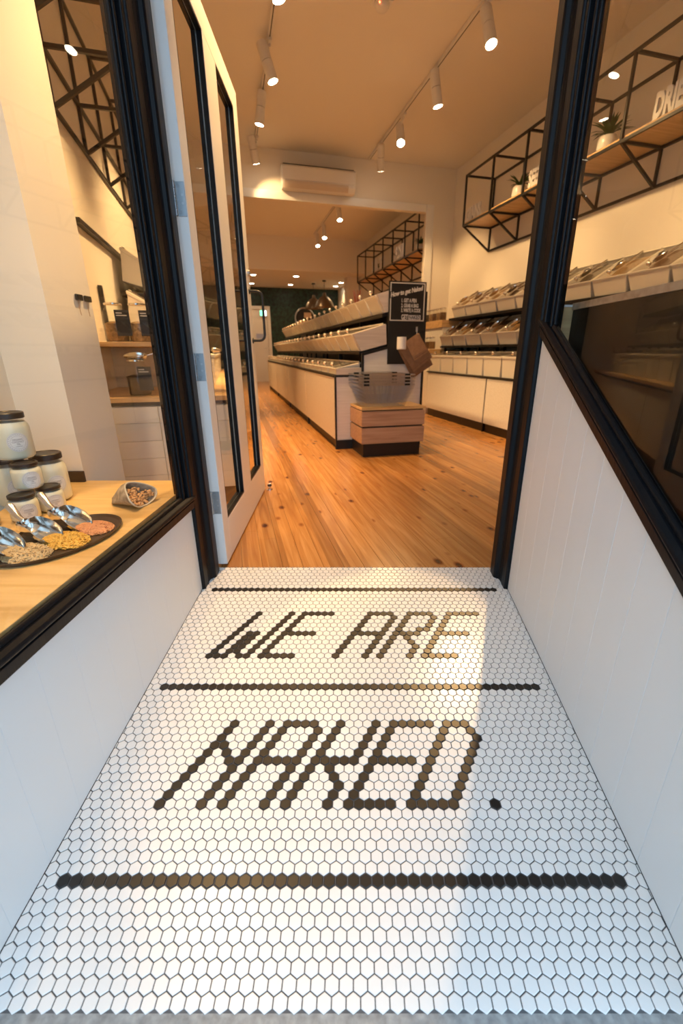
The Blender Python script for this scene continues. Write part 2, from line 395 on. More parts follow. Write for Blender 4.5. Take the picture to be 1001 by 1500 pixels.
# ---- passage windows (jamb, sill, beads, pane)
def window(name, face, sgn, foot, label):
    t = thing(name, label, 'window', kind='structure')
    # jamb: stepped upright moulding next to the door post
    def jb(y0, y1, x0, x1): return [(face(1.55) + sgn * x0, y0), (face(1.55) + sgn * x0, y1), (face(1.55) + sgn * x1, y1), (face(1.55) + sgn * x1, y0)]
    z0 = foot(1.54) + .03
    for y0, y1, x0, x1 in ((1.548, 1.570, -.008, .05), (1.530, 1.547, .006, .034), (1.518, 1.529, .000, .026), (1.505, 1.517, .006, .0185)):
        MB().prism(jb(y0, y1, x0, x1), z0 if y0 > 1.52 else z0 - .01, 2.6).build('jamb_moulding', 'black_paint', t, bevel=.004, seg=2)
    # sill: profile (x outwards from the wall face, z over the foot line) swept along the wall
    def sweep(nm, prof, mat, ya=.40, yb=1.590, bev=.002):
        lp = [[(face(y) - sgn * px, y, foot(y) + pz) for px, pz in prof] for y in (ya, yb)]
        return MB().loft(lp).build(nm, mat, t, bevel=bev, seg=2)
    sweep('sill_apron', [(.012, .000), (.014, .028), (-.03, .028), (-.03, .000)], 'black_paint')
    sweep('sill_nosing', [(.006, .030), (.017, .033), (.017, .044), (.004, .052), (-.030, .054), (-.030, .030)], 'black_paint', bev=.004)
    sweep('glazing_bead', [(-.001, .0525), (-.002, .060), (-.008, .065), (-.0125, .065), (-.0125, .053)], 'black_paint', yb=1.507)
    gx = .013
    lp = []
    for dx in (gx, gx + .006):
        lp.append([(face(.42) + sgn * dx, .42, foot(.42) + .052), (face(1.512) + sgn * dx, 1.512, foot(1.512) + .052), (face(1.512) + sgn * dx, 1.512, 2.58), (face(.42) + sgn * dx, .42, 2.58)])
    MB().loft(lp).build('pane', 'glass', t)
    MB().box(*sorted((face(1) - sgn * .004, face(1) + sgn * .06)), .40, 1.60, 2.56, 2.64).build('window_head', 'black_paint', t)
    return t
window('window_1', xl, -1, lambda y: SILL_L, 'large passage window with level black sill beside the jar display')
window('window_2', xr, 1, zr, 'large passage window with black sill sloping up to the door')

# ---- street front, left and right of the passage
def front(name, x0, x1, label, idx):
    w = MB().box(x0, x1, .33, .40, -.3, .36).build('wall_front_' + name, 'white_board'); tag(w, label, 'wall', kind='structure')
    t = thing('window_%d' % idx, 'street window pane in front of the jar display', 'window', kind='structure')
    MB().box(x0, x1, .345, .405, .362, .42).build('sill_apron', 'black_paint', t)
    MB().box(x0 + .03, x1 - .03, .372, .378, .421, 2.60).build('pane', 'glass', t)
    for xx in (x0, x1 - .06): MB().box(xx, xx + .06, .345, .404, .421, 2.60).build('corner_post', 'black_paint', t)
front('left', -1.02, -.655, 'low white wall under the street window of the jar display', 3)
o = MB().box(.597, 3.6, .33, .40, -.3, 2.655).build('wall_front_right', 'white_board'); tag(o, 'unseen white street wall added on the sloping-sill side to keep daylight out', 'wall', kind='structure')  # out of view, made opaque to full height to cut daylight indoors
fa = MB().box(-1.6, 3.7, .30, .42, 2.66, 3.6).build('wall_front', 'white_wall'); tag(fa, 'white fascia wall over the street windows', 'wall', kind='structure')
so = MB().box(-.70, .70, .42, 1.72, 2.66, 2.72).build('ceiling_entry', 'ceil'); tag(so, 'white soffit over the tiled entry', 'ceiling', kind='structure')
tw = MB().box(-.66, .66, 1.62, 1.70, 2.2855, 2.655).build('wall_transom', 'white_wall'); tag(tw, 'white panel over the door head', 'wall', kind='structure')
for sgn, nm in ((-1, 'left'), (1, 'right')):
    o = MB().box(*sorted((sgn * .60, sgn * .70)), .42, 1.72, 2.725, 3.415).build('wall_bulkhead_' + nm, 'white_wall')
    tag(o, 'white upper wall over the %s passage window' % ('level-silled' if sgn < 0 else 'sloping-silled'), 'wall', kind='structure')
o = MB().box(-.6, .6, 1.62, 1.72, 2.725, 3.415).build('wall_over_door', 'white_wall'); tag(o, 'white upper wall over the doorway', 'wall', kind='structure')

# ---- shop shell (shop frame: x = across, y = along)
def shell(name, mb, mat, label, cat='wall'):
    o = mb.build(name, mat); o.rotation_euler = (0, 0, RZ); return tag(o, label, cat, kind='structure')
VB, VH, VK = 14.8, 7.07, 11.7
def yclip(poly, y):       # keep world y >= y
    return clip(poly, -U.y, -V.y, -y)
slab = MB().prism(yclip([(UL, -2), (UR + .1, -2), (UR + .1, VB + .2), (UL, VB + .2)], YT + .002), -.2, -.021)
slab.prism([(Vector((x, y, 0)).dot(U), Vector((x, y, 0)).dot(V)) for x, y in ((.74, .45), (3.3, .45), (3.0, YT), (.74, YT))], -.2, -.021)
flo = shell('floor', slab, 'brown_dark', 'polished knotty pine floorboards of the shop', 'floor')
planks = []
u = UL; i = 0
while u < UR:
    rr = random.Random(i); v = .8 - rr.random() * 2
    while v < VB:
        l = rr.uniform(1.7, 3.4); pl = [(u + .0005, v + .0005), (min(u + PW, UR) - .0005, v + .0005), (min(u + PW, UR) - .0005, min(v + l, VB) - .0005), (u + .0005, min(v + l, VB) - .0005)]
        pl = yclip(pl, YT + .0015)
        if len(pl) >= 3: planks.append((S(sum(p[0] for p in pl) / len(pl), sum(p[1] for p in pl) / len(pl)).length, pl))
        v += l
    u += PW; i += 1
planks.sort(key=lambda q: q[0]); rest = MB()
for n, (d, pl) in enumerate(planks):
    if n < 300: MB().prism(pl, -.02, -.0002).build('floorboard', 'floorwood', flo, bevel=.0008)
    else: rest.prism(pl, -.02, -.0002)
tag(rest.build('floorboards', 'floorwood', flo), kind='stuff')
shell('wall_left', MB().box(UL - .12, UL, .1, VB + .1, -.2, 3.6), 'white_wall', 'white side wall behind the jar shelves')
shell('wall_right', MB().box(UR, UR + .12, -.9, VB + .1, -.2, 3.6), 'white_wall', 'white side wall behind the long run of bins')
shell('wall_back', MB().box(UL, UR, VB, VB + .1, 0, 3.6), 'green', 'dark green mottled rear wall')
shell('ceiling', MB().prism(yclip([(UL - .1, -1), (UR + .1, -1), (UR + .1, VK), (UL - .1, VK)], .42), ZC, ZC + .1), 'ceil', 'white ceiling over the front and middle of the shop', 'ceiling')
shell('ceiling_rear', MB().box(UL, UR, VK + .1, VB, 2.72, 2.8), 'ceil', 'lower ceiling with downlights at the rear', 'ceiling')
shell('wall_bulkhead_rear', MB().box(UL, UR, VK, VK + .1, 2.72, ZC), 'white_wall', 'bulkhead where the rear ceiling drops')
shell('wall_header', MB().prism([(UL, 0), (-.45, 0), (-.45, 2.87), (3.08, 2.87), (3.08, 0), (UR, 0), (UR, ZC - .001), (UL, ZC - .001)], VH, VH + .16, 'y'), 'white_wall', 'white cross wall with wide opening and air conditioner')
# architrave round the opening
ar = thing('trim_4', 'plain white architrave round the wide opening', 'architrave', rotz=RZ, kind='structure')
MB().box(3.04, 3.16, VH - .018, VH - .0005, 0, 2.95).build('architrave_upright', 'door_white', ar, bevel=.003)
MB().box(-.45, 3.035, VH - .018, VH - .0005, 2.85, 2.95).build('architrave_head', 'door_white', ar, bevel=.003)

# ================================================================= THE OPEN DOOR
h = Vector((-.570, 1.741, 0)); fr = Vector((-.622, 2.862, 0)); dd = (fr - h).normalized()
door = thing('door_1', 'white shop door with two tall glass lites, swung open inwards', 'door', h, math.atan2(dd.y, dd.x), kind='structure')
DT, DL, DZ0, DZ1 = .042, 1.145, .010, 2.17                # local x along the leaf, y = into the left
def db(nm, x0, x1, z0, z1, mat='door_white', y0=0, y1=DT, bev=.0015): return MB().box(x0, x1, y0, y1, z0, z1).build(nm, mat, door, bevel=bev)
G = ((.09, .475), (.68, 1.04)); GZ = (.195, 2.07)
db('stile', 0, G[0][0], DZ0, DZ1); db('stile', G[0][1], G[1][0], GZ[0], GZ[1]); db('stile', G[1][1], DL, DZ0, DZ1)
db('rail', G[0][0] + .0002, G[1][1] - .0002, DZ0, GZ[0] - .0002); db('rail', G[0][0] + .0002, G[1][1] - .0002, GZ[1] + .0002, DZ1)
for a, b in G:
    w = .009
    MB().box(a, b, .0205, .0255, GZ[0], GZ[1]).build('pane', 'glass', door)
    for y0, y1 in ((.0008, .0200), (.026, DT - .0008)):
        for x0, x1, z0, z1 in ((a, a + w, *GZ), (b - w, b, *GZ), (a + w, b - w, GZ[0], GZ[0] + w), (a + w, b - w, GZ[1] - w, GZ[1])):
            MB().box(x0, x1, y0, y1, z0, z1).build('glazing_bead', 'black_paint', door, bevel=.001)
for z in (.300, .846, 1.385):
    hg = MB().box(-.0022, -.0002, .002, .030, z - .05, z + .05).build('hinge', 'hinge', door, bevel=.0006)
    kn = MB()
    for q in range(5): kn.cyl((-.007, .036, z - .05 + q * .02 + .0006), (-.007, .036, z - .05 + (q + 1) * .02 - .0006), .006, n=12)
    kn.build('hinge_knuckle', 'hinge', hg, smooth=40)
    MB().box(-.038, -.014, .034, .0358, z - .05, z + .05).build('hinge_leaf', 'hinge', hg)
    for q, yy in ((-.037, .022), (-.012, .012), (.012, .012), (.037, .022)):
        MB().cyl((-.0034, yy, z + q), (-.0022, yy, z + q), .0042, .0036, 10).build('screw', 'steel', hg, smooth=40)
for sgn, y0 in ((-1, 0.0), (1, DT)):
    pts = []; zc = 1.10; hh = .135; pr = .075; rc = .03
    y = lambda d: y0 + sgn * d
    pts = [(1.095, y(0), zc + hh), (1.095, y(pr - rc), zc + hh)]
    pts += [(1.095, y(pr - rc + rc * math.sin(a)), zc + hh - rc + rc * math.cos(a)) for a in (R(30), R(60), R(90))]
    pts += [(1.095, y(pr), zc - hh + rc)] + [(1.095, y(pr - rc + rc * math.cos(a)), zc - hh + rc - rc * math.sin(a)) for a in (R(30), R(60), R(90))] + [(1.095, y(0), zc - hh)]
    hd = MB().tube(pts, .0075, 10).build('pull_handle', 'black', door, smooth=50)
    for zz in (zc + hh, zc - hh): MB().cyl((1.095, y(0), zz), (1.095, y(.006), zz), .016, n=14).build('rose', 'black', hd, smooth=40)
lk = MB().cyl((1.10, -.0005, 1.33), (1.10, -.012, 1.33), .017, n=14).build('lock_cylinder', 'steel', door, smooth=40)
t = thing('door_stop', 'small chrome door stop on the floor at the open door', 'door stop', S(.19, 2.93, 0), RZ)
MB().cyl((0, 0, 0), (0, 0, .006), .02, n=14).build('base', 'chrome', t, smooth=40); MB().cyl((0, 0, .006), (0, 0, .045), .010, n=12).build('stud', 'chrome', t, smooth=40)
MB().cyl((0, 0, .03), (0, 0, .042), .014, n=12).build('rubber_ring', 'black', t, smooth=40)

# ================================================================= SHOP FITTINGS
def sthing(name, label, cat, u, v, z=0, group=None, rot=0): return thing(name, label, cat, S(u, v, z), RZ + rot, group)

# ---- lit lamp helper: the lamp's own light
def spotlight(parent, loc, direction, power, size=R(70), blend=.6, col=WARM, radius=.03):
    d = bpy.data.lights.new('lamp_light', 'SPOT'); d.energy = power; d.color = col; d.spot_size = size; d.spot_blend = blend; d.shadow_soft_size = radius
    o = bpy.data.objects.new('lamp_light', d); COL.objects.link(o); o.parent = parent; o.location = loc
    o.rotation_euler = Vector(direction).to_track_quat('-Z', 'Y').to_euler(); return o

# ---- track lighting
def track(name, u, v0, v1, z, label):
    t = sthing(name, label, 'track', u, v0, z)
    MB().box(-.019, .019, 0, v1 - v0, -.028, 0).build('rail', 'lamp_white', t, bevel=.002)
    for y in (.0, v1 - v0): MB().box(-.021, .021, y - .012, y + .012, -.03, 0).build('end_cap', 'lamp_white', t)
    MB().box(-.004, .004, .02, v1 - v0 - .02, -.0286, -.0279).build('slot', 'lam_black', t)
track('track_rail', .58, 2.0, 7.0, ZC - .001, 'white ceiling track on the open-door side')
track('track_rail', 2.13, 1.6, 7.0, ZC - .001, 'white ceiling track towards the bin wall')
ORD = 'first second third fourth fifth sixth seventh eighth ninth tenth eleventh twelfth thirteenth fourteenth fifteenth sixteenth seventeenth eighteenth nineteenth twentieth twenty-first'.split()
def head(u, v, zc, lens, power, label, group, aim=None, size=R(80), lean=None, blend=.6):
    """one cylinder spotlight hung from a track at (u, v); lens = (u, v, z) of its mouth"""
    top = Vector((u, v, zc - .0305)); le = Vector(lens); t = thing('track_spotlight', label, 'spotlight', S(u, v, zc - .0305), RZ, group)
    MB().box(-.016, .016, -.05, .05, -.022, 0).build('adapter', 'lamp_white', t, bevel=.002)
    ax = Vector(lean) if lean else Vector((lens[0] - u, lens[1] - v, lens[2] - (zc - .08))); ax.normalize()
    end = le - top; beg = end - ax * .27; r = .046
    MB().tube([(0, 0, -.02), (0, 0, -.035), tuple(beg + ax * .03)], .009, 8).build('stem', 'lamp_white', t, smooth=50)
    MB().cyl(beg, beg + ax * .128, r, n=24).build('housing', 'lamp_white', t, bevel=.003, smooth=40)
    MB().cyl(beg + ax * .131, end, r, n=24).build('barrel', 'lamp_white', t, bevel=.002, smooth=40)
    MB().cyl(beg + ax * .126, beg + ax * .133, r - .004, n=24).build('seam', 'lam_black', t, smooth=40)
    MB().cyl(end - ax * .002, end + ax * .0015, r - .005, n=24).build('lens', 'lens', t)
    spotlight(t, end + ax * .02, ax if aim is None else (Vector(aim) - le), power, size, blend)
    return t
LT = 'white cylinder spotlight on the track by the open door, %s from the air conditioner'
LN = {6.72: 'first', 5.72: 'second', 4.88: 'third', 3.95: 'fourth'}
for v, le, am, ln in ((3.95, (.54, 3.89, 3.10), (1.1, 4.6, .5), (.06, 0, -.27)), (4.88, (.585, 4.82, 3.09), (-.5, 5.0, 1.2), (.085, -.02, -.27)),
                      (5.72, (.523, 5.65, 3.10), (.95, 4.9, .3), (-.045, .03, -.27)), (6.72, (.553, 6.67, 3.10), (.85, 7.07, 2.75), (.06, .10, -.25))):
    head(.58, v, ZC, le, SPOT * {5.72: .8, 6.72: .08}.get(v, 1), LT % LN[v], 'spotlights on the open-door track', am, R(80), ln)
head(.58, 2.75, ZC, (.45, 2.65, 3.12), SPOT * 1.1, LT % 'fifth', 'spotlights on the open-door track', aim=(-.5, 2.85, .9))
ENT = Vector((.10, 1.14, 0))      # where the doorway beam lands on the ramp
RT = 'white cylinder spotlight on the track nearer the bin wall, %s from the cross wall'
RN = {6.50: 'first', 5.72: 'second', 4.90: 'third', 3.97: 'fourth'}
for v, le, am, ln in ((3.97, (2.149, 3.91, 3.10), (3.3, 3.5, 1.2), (.02, -.10, -.26)), (4.90, (2.149, 4.84, 3.10), (3.3, 5.0, 1.2), (.06, 0, -.27)),
                      (5.72, (2.084, 5.66, 3.10), (1.6, 4.5, .9), (-.04, -.16, -.22)), (6.50, (2.118, 6.47, 3.10), (3.2, 6.5, 1.3), (.05, .14, -.24))):
    head(2.13, v, ZC, le, SPOT * .40, RT % RN[v], 'spotlights on the bin-wall track', am, lean=ln)
head(2.13, 3.22, ZC, (2.12, 3.13, 3.12), SPOT * ENTRY, RT % 'fifth', 'spotlights on the bin-wall track', aim=(ENT.dot(U), ENT.dot(V), 0), size=R(14.5), blend=.25)
head(2.13, 2.10, ZC, (2.15, 2.05, 3.09), SPOT * .40, RT % 'sixth', 'spotlights on the bin-wall track', aim=(3.3, 2.3, 1.2))
# display spotlights over the window
track('track_rail', -.62, .60, 1.9, ZC - .001, 'short white track over the jar display')
for v, am in ((.95, (-.30, 1.25, .4)), (1.60, (-.62, 1.72, .4))):
    head(-.62, v, ZC, (-.61, v + .03, 3.09), SPOT * .40, 'white cylinder spotlight over the jar display', 'display spotlights', am, R(62))
# middle room tracks
track('track_rail', 2.13, 8.3, 11.3, ZC - .001, 'short white track on the middle-room ceiling')
for v in (8.9, 10.25, 11.0):
    head(2.13, v, ZC, (2.13, v - .10, 3.10), SPOT * .8, 'white cylinder spotlight in the middle room beyond the opening', 'middle-room spotlights')
track('track_rail', .30, 7.8, 11.2, ZC - .001, 'white track on the middle-room ceiling over the side aisle')
for v in (8.1, 9.4, 10.7):
    head(.30, v, ZC, (.38, v + .05, 3.12), SPOT * .8, 'white cylinder spotlight over the side aisle of the middle room', 'middle-room aisle spotlights')

# ---- air conditioner on the cross wall
t = sthing('air_conditioner', 'white split air conditioner on the cross wall over the opening', 'air conditioner', .89, VH - .001, 2.945)
MB().prism([(0, .03), (-.06, 0), (-.16, .0), (-.205, .05), (-.215, .23), (-.18, .262), (0, .262)], 0, 1.0, 'x').build('casing', 'ac', t, bevel=.006, seg=2)
MB().box(.012, .988, -.2185, -.214, .085, .232).build('front_panel', 'ac', t, bevel=.003)
lv = MB(); lv.prism([(-.208, .052), (-.214, .078), (-.209, .08), (-.165, .008), (-.17, .004)], .03, .90, 'x'); lv.build('louvre', 'louvre', t)
MB().box(.02, .98, -.19, -.03, .2622, .266).build('intake_grille', 'lam_black', t)
MB().box(.93, .95, -.2168, -.2145, .06, .068).build('indicator', 'lamp_white', t)

# ---- movement sensor
t = sthing('motion_sensor', 'white movement sensor with a red light on the ceiling', 'sensor', 1.385, 4.266, ZC - .001)
MB().lathe([(.005, -.055), (.04, -.05), (.055, -.03), (.06, -.012), (.06, 0)], 20).build('dome', 'ac', t, smooth=50)
MB().box(-.075, .075, -.05, .05, -.012, 0).build('base', 'ac', t, bevel=.004)
MB().ball((-.035, -.048, -.030), .006).build('indicator', 'led', t)

# ---- black steel wall frames
def frame(u_w, u_f, vs, label, board=True):
    """wall side u_w, room side u_f, bays at vs"""
    t = sthing('frame_shelf', label, 'shelf', u_w, vs[0], 2.43)
    d = u_f - u_w; zt, zl, w = .54, -.265, .020; L = vs[-1] - vs[0]
    e = .008 if d > 0 else -.008
    def b(nm, p, q): MB().bar(p, q, w).build(nm, 'steel_black', t)
    for nm, uu, z in (('front_top_rail', d, zt), ('front_bottom_rail', d, 0), ('back_top_rail', e + .004 * (1 if d > 0 else -1), zt), ('back_bottom_rail', e * 1.5, 0), ('foot_rail', e * 1.5, zl)):
        b(nm, (uu, -w / 2, z), (uu, L + w / 2, z))
    for v in vs:
        y = v - vs[0]
        b('upright', (d, y, 0), (d, y, zt)); b('upright', (e * 1.5, y, zl), (e * 1.5, y, zt))
        b('cross_bar', (e * 1.5, y, zt), (d, y, zt)); b('cross_bar', (e * 1.5, y, 0), (d, y, 0)); b('diagonal_brace', (e * 1.5, y, zl), (d, y, 0))
    lo, hi = sorted((d - math.copysign(.012, d), e * 3))
    if board: MB().box(lo, hi, .012, L - .012, .0105, .034).build('shelf_board', 'oak', t, bevel=.002)
    return t
FV = [2.21 + .625 * i for i in range(7)]
frame(UR, 3.09, FV, 'black steel wall frame with timber shelf over the front bins')
BV = [7.45, 8.05, 8.65, 9.22, 9.8, 10.4, 11.05]
frame(UR, 3.09, BV, 'black steel wall frame with timber shelf beyond the wide opening')
LVs = [2.10 + .625 * i for i in range(8)]
frame(UL, UL + .41, LVs, 'bare black steel wall frame over the side wall jars', False)

FACE_L = RZ - R(90)            # local -y looks to the aisle (towards -u)
def letters(word, v, u, z, height, label, group=None, sx=.52):
    mb = upright(text_mb(word, height / .70, sx, .014 * height / .2, .008, 'LEFT'))
    zmin = min(p[2] for p in mb.v); xmin = min(p[0] for p in mb.v)
    mb.v = [(x - xmin, y, zz - zmin) for x, y, zz in mb.v]
    o = mb.build('lettering_sign', 'ceramic', loc=S(u, v, z), rotz=FACE_L)
    return tag(o, label, 'sign', group)
letters('DRIED', 3.215, 3.115, 2.4645, .145, 'white upright letters DRIED on the timber shelf')
letters('SEEDS', 4.655, 3.115, 2.4645, .135, 'white upright letters beginning with S beside a potted plant')
letters('GRAINS', 5.93, 3.115, 2.4645, .13, 'white upright letters in the end bay of the wall frame')
for v, w in ((9.97, 'NUTS'), (9.50, 'TEAS'), (8.55, 'FLOUR')):
    letters(w, v, 3.115, 2.4645, .19, 'blurred white lettering on the far wall shelf', 'far shelf lettering')

def plant(u, v, z, label, group, seed, ln0=.15, ln1=.21):
    rr = random.Random(seed); t = sthing('potted_plant', label, 'plant', u, v, z, group)
    MB().lathe([(.04, 0), (.062, .015), (.078, .06), (.074, .11), (.066, .135), (.060, .135), (.066, .11), (.06, .10)], 20, caps=(True, True)).build('pot', 'ceramic', t, smooth=50)
    MB().cyl((0, 0, .10), (0, 0, .118), .0635, n=16).build('soil', 'soil', t)
    lf = MB()
    for k in range(34):
        a = rr.uniform(0, 6.28); tl = rr.uniform(.2, 1.25); ln = rr.uniform(ln0, ln1); w = rr.uniform(.011, .020)
        d = Vector((math.cos(a), math.sin(a), 0)); sd = Vector((-d.y, d.x, 0)); lo = []
        for q in range(5):
            f = q / 4; th = tl * f; p = Vector((0, 0, .115)) + d * (math.sin(th * .8 + .15) * ln * f * 1.1) + Vector((0, 0, 1)) * (ln * f * (1 - .55 * tl * f))
            ww = w * (1 - f) ** .6 * (.6 + f) + .0008
            lo.append([p - sd * ww, p + Vector((0, 0, .004 * (1 - f))), p + sd * ww, p - Vector((0, 0, .003 * (1 - f) + .0004))])
        lf.loft(lo)
    lf.build('foliage', 'leaf', t, smooth=60)
for k, v in enumerate((3.80, 5.03)): plant(3.255, v, 2.464, 'spiky green plant in white pot %s' % ('next to the letters DRIED' if k == 0 else 'next to the letter S'), 'plants on the front wall frame', k)
for k, v in enumerate((10.2, 8.96, 7.85)): plant(3.30, v, 2.464, 'small dark green plant on the far wall shelf, %s from the wide opening' % ('third', 'second', 'first')[k], 'plants on the far wall frame', 10 + k, .15, .185)

# ---- bulk bins
BIN = {}
def bin_mesh(kind, FT, BT, BB, w=.350):
    """profile in (y depth, z), origin at the front foot"""
    FB = (0, 0); tp = .020
    def ring(q, dx, sh=0):       # q = (front, back) points, dx half width
        return [(-dx, q[0][0] + sh, q[0][1]), (dx, q[0][0] + sh, q[0][1]), (dx, q[1][0] - sh, q[1][1]), (-dx, q[1][0] - sh, q[1][1])]
    def mix(a, b, f): return (a[0] + (b[0] - a[0]) * f, a[1] + (b[1] - a[1]) * f)
    hw = w / 2
    body = MB().loft([ring((FB, BB), hw - tp), ring((mix(FB, FT, .90), mix(BB, BT, .90)), hw - .004), ring((mix(FB, FT, .905), mix(BB, BT, .905)), hw, -.006),
                      ring((FT, BT), hw, -.006), ring((FT, BT), hw - .010, .006), ring((mix(FB, FT, .55), mix(BB, BT, .55)), hw - .016, .010)], True, False)
    fill = MB().loft([ring((mix(FB, FT, .50), mix(BB, BT, .50)), hw - .017, .011), ring((mix(FB, FT, .66), mix(BB, BT, .66)), hw - .013, .011),
                      ring((mix(FB, FT, .74), mix(BB, BT, .80)), hw - .06, .06)])
    n = Vector((0, -(BT[1] - FT[1]), BT[0] - FT[0])).normalized()
    def up(p, k): return (p[0] + n.y * k, p[1] + n.z * k)
    lid = MB().loft([ring((up(FT, .002), up(BT, .002)), hw - .003, .0), ring((up(FT, .006), up(BT, .006)), hw - .003, .0)])
    hb = up(mix(FT, BT, .86), .0062); hb2 = up(mix(FT, BT, .90), .0062)
    kp = up(mix(FT, BT, .05), .006); kq = up(mix(FT, BT, .05), .024)
    knob = MB().cyl((0, *kp), (0, *kq), .005, n=8).ball((0, *up(mix(FT, BT, .05), .034)), .019, 12, 8)
    hinge = MB().loft([ring((up(mix(FT, BT, .93), .0064), up(mix(FT, BT, .98), .0064)), hw - .004), ring((up(mix(FT, BT, .93), .013), up(mix(FT, BT, .98), .013)), hw - .004)])
    # scoop resting on the lid
    def A(x, f, k): q = up(mix(FT, BT, f), k); return (x, q[0], q[1])
    sc = MB().tube([A(.02, .92, .022), A(.012, .70, .020), A(.0, .50, .018)], [.011, .009, .006], 8)
    for f0, f1 in ((.50, .16),):
        lo = []
        for q in range(6):
            f = f0 + (f1 - f0) * q / 5; r = (.018, .034, .038, .038, .036, .030)[q]
            lo.append([A(r * math.cos(a), f, .046 - r * math.sin(a) * .95) for a in [math.pi * i / 8 for i in range(9)]])
        sc.loft(lo, False, False, closed=False)
    BIN[kind] = dict(tub=body.mesh('tub', .002), fill=fill.mesh('contents', smooth=60), lid=lid.mesh('lid'), knob=knob.mesh('knob', smooth=50), hinge=hinge.mesh('lid_hinge'), scoop=sc.mesh('scoop', smooth=60))
bin_mesh('isl1', (0, .055), (.235, .105), (.235, 0), .340)
bin_mesh('isl', (-.085, .145), (.235, .235), (.24, .065), .338)
bin_mesh('wall1', (-.012, .215), (.215, .255), (.205, 0), .368)
bin_mesh('wall', (-.045, .132), (.275, .322), (.300, .085), .366)
def place_bin(kind, u, v, z, rot, label, group, scoop=False):
    t = thing('bulk_bin', label, 'bin', S(u, v, z), rot, group); m = BIN[kind]
    mobj('tub', m['tub'], 'plastic', t); mobj('contents', m['fill'], random.choice(CONT), t); mobj('lid', m['lid'], 'acrylic', t)
    mobj('knob', m['knob'], 'knob', t); mobj('lid_hinge', m['hinge'], 'plastic', t)
    if scoop: mobj('scoop', m['scoop'], 'chrome', t)
# island (stepped to the open-door side)
I0, I1 = 4.12, 11.68
for k in range(21):
    v = I0 + .03 + .18 + k * .36
    place_bin('isl1', .955, v, .700, FACE_L, 'white tub in the lowest row of the island, %s from the black sign board' % ORD[k], 'lowest island bins')
    place_bin('isl', 1.190, v, .906, FACE_L, 'white tub in the middle row of the island, %s from the black sign board' % ORD[k], 'middle island bins')
    place_bin('isl', 1.415, v, 1.236, FACE_L, 'white tub in the top row of the island, %s from the black sign board' % ORD[k], 'top island bins')
IB = [4.12, 5.84, 7.79, 9.72, 11.68]
for k in range(4):
    L = IB[k + 1] - IB[k]
    t = sthing('island_cabinet', ('white laminate island cabinet at the basket stand end' if k == 0 else 'white laminate island cabinet, %s from the basket stand' % ORD[k] if k < 3 else 'white laminate island cabinet farthest from the basket stand'), 'cabinet', .932, IB[k], 0, 'island cabinets')
    MB().box(.02, .875, .022, L - .004, .09, .672).build('carcass', 'lam_white', t)
    MB().box(0, .0195, .019, L - .004, .095, .672).build('side_panel', 'lam_white', t, bevel=.001)
    MB().box(.030, .045, .02, L - .05, .0, .0895).build('plinth', 'brown_dark', t)
    MB().box(.008, .05, L - .048, L - .002, .0, .0895).build('plinth_block', 'lam_black', t)
    MB().box(-.001, .018, L - .0035, L - .0005, .09, .672).build('joint_strip', 'oak_end', t)
wt = MB().box(0, .875, .022, I1 - I0, .674, .697).build('island_worktop', 'lam_black', loc=S(.928, I0), rotz=RZ, bevel=.002)
tag(wt, 'thin black worktop along the island under the lowest bins', 'worktop')
t = sthing('island_rack', 'stepped black rack of the island with pale timber end panels', 'rack', 0, I0, 0)
def uz(poly, y0, y1): return MB().prism([(p[0], p[1]) for p in poly], y0, y1, 'y')
L = I1 - I0
uz([(1.175, .878), (1.47, .952), (1.47, .966), (1.175, .900)], .022, L).build('shelf', 'lam_black', t)
uz([(1.395, 1.198), (1.70, 1.292), (1.70, 1.314), (1.395, 1.228)], .022, L).build('shelf', 'lam_black', t)
MB().box(1.795, 1.815, .022, L, .698, 1.46).build('back_panel', 'lam_black', t)
MB().box(1.668, 1.796, .022, L, 1.313, 1.330).build('back_ledge', 'lam_black', t)
for k in range(9):
    y = .05 + k * (L - .1) / 8
    MB().box(1.205, 1.232, y - .014, y + .014, .698, .897).build('upright', 'lam_black', t); MB().box(1.452, 1.479, y - .014, y + .014, .698, 1.226).build('upright', 'lam_black', t)
uz([(.948, .699), (1.19, .699), (1.19, .762), (.946, .752)], -.006, .018).build('end_cheek', 'cheek', t, bevel=.001)
uz([(1.105, 1.052), (1.188, .906), (1.435, .968), (1.425, 1.140)], -.006, .018).build('end_cheek', 'cheek', t, bevel=.001)
uz([(1.330, 1.386), (1.412, 1.236), (1.66, 1.306), (1.65, 1.470)], -.006, .018).build('end_cheek', 'cheek', t, bevel=.001)
t = sthing('island_end_panel', 'white end panel of the island edged in black behind the baskets', 'panel', 0, I0, 0)
uz([(.947, .09), (1.798, .09), (1.798, 1.342), (1.462, 1.2485), (1.462, .930), (1.214, .868), (1.214, .677), (.947, .677)], -.004, .018).build('panel', 'lam_white', t)
for p in ([(.932, 0), (.9465, 0), (.9465, .692), (.932, .692)], [(.9468, .6775), (1.21, .6775), (1.21, .692), (.9468, .692)], [(1.194, .692), (1.2135, .692), (1.2135, .892), (1.194, .890)],
          [(1.194, .8905), (1.2137, .8685), (1.468, .931), (1.468, .950)], [(1.448, .951), (1.4615, .951), (1.4615, 1.248), (1.448, 1.244)], [(1.7985, 0), (1.82, 0), (1.82, 1.42), (1.7985, 1.42)], [(.9468, 0), (1.798, 0), (1.798, .0895), (.9468, .0895)]):
    uz(p, -.010, .018).build('edge_strip', 'lam_black', t)

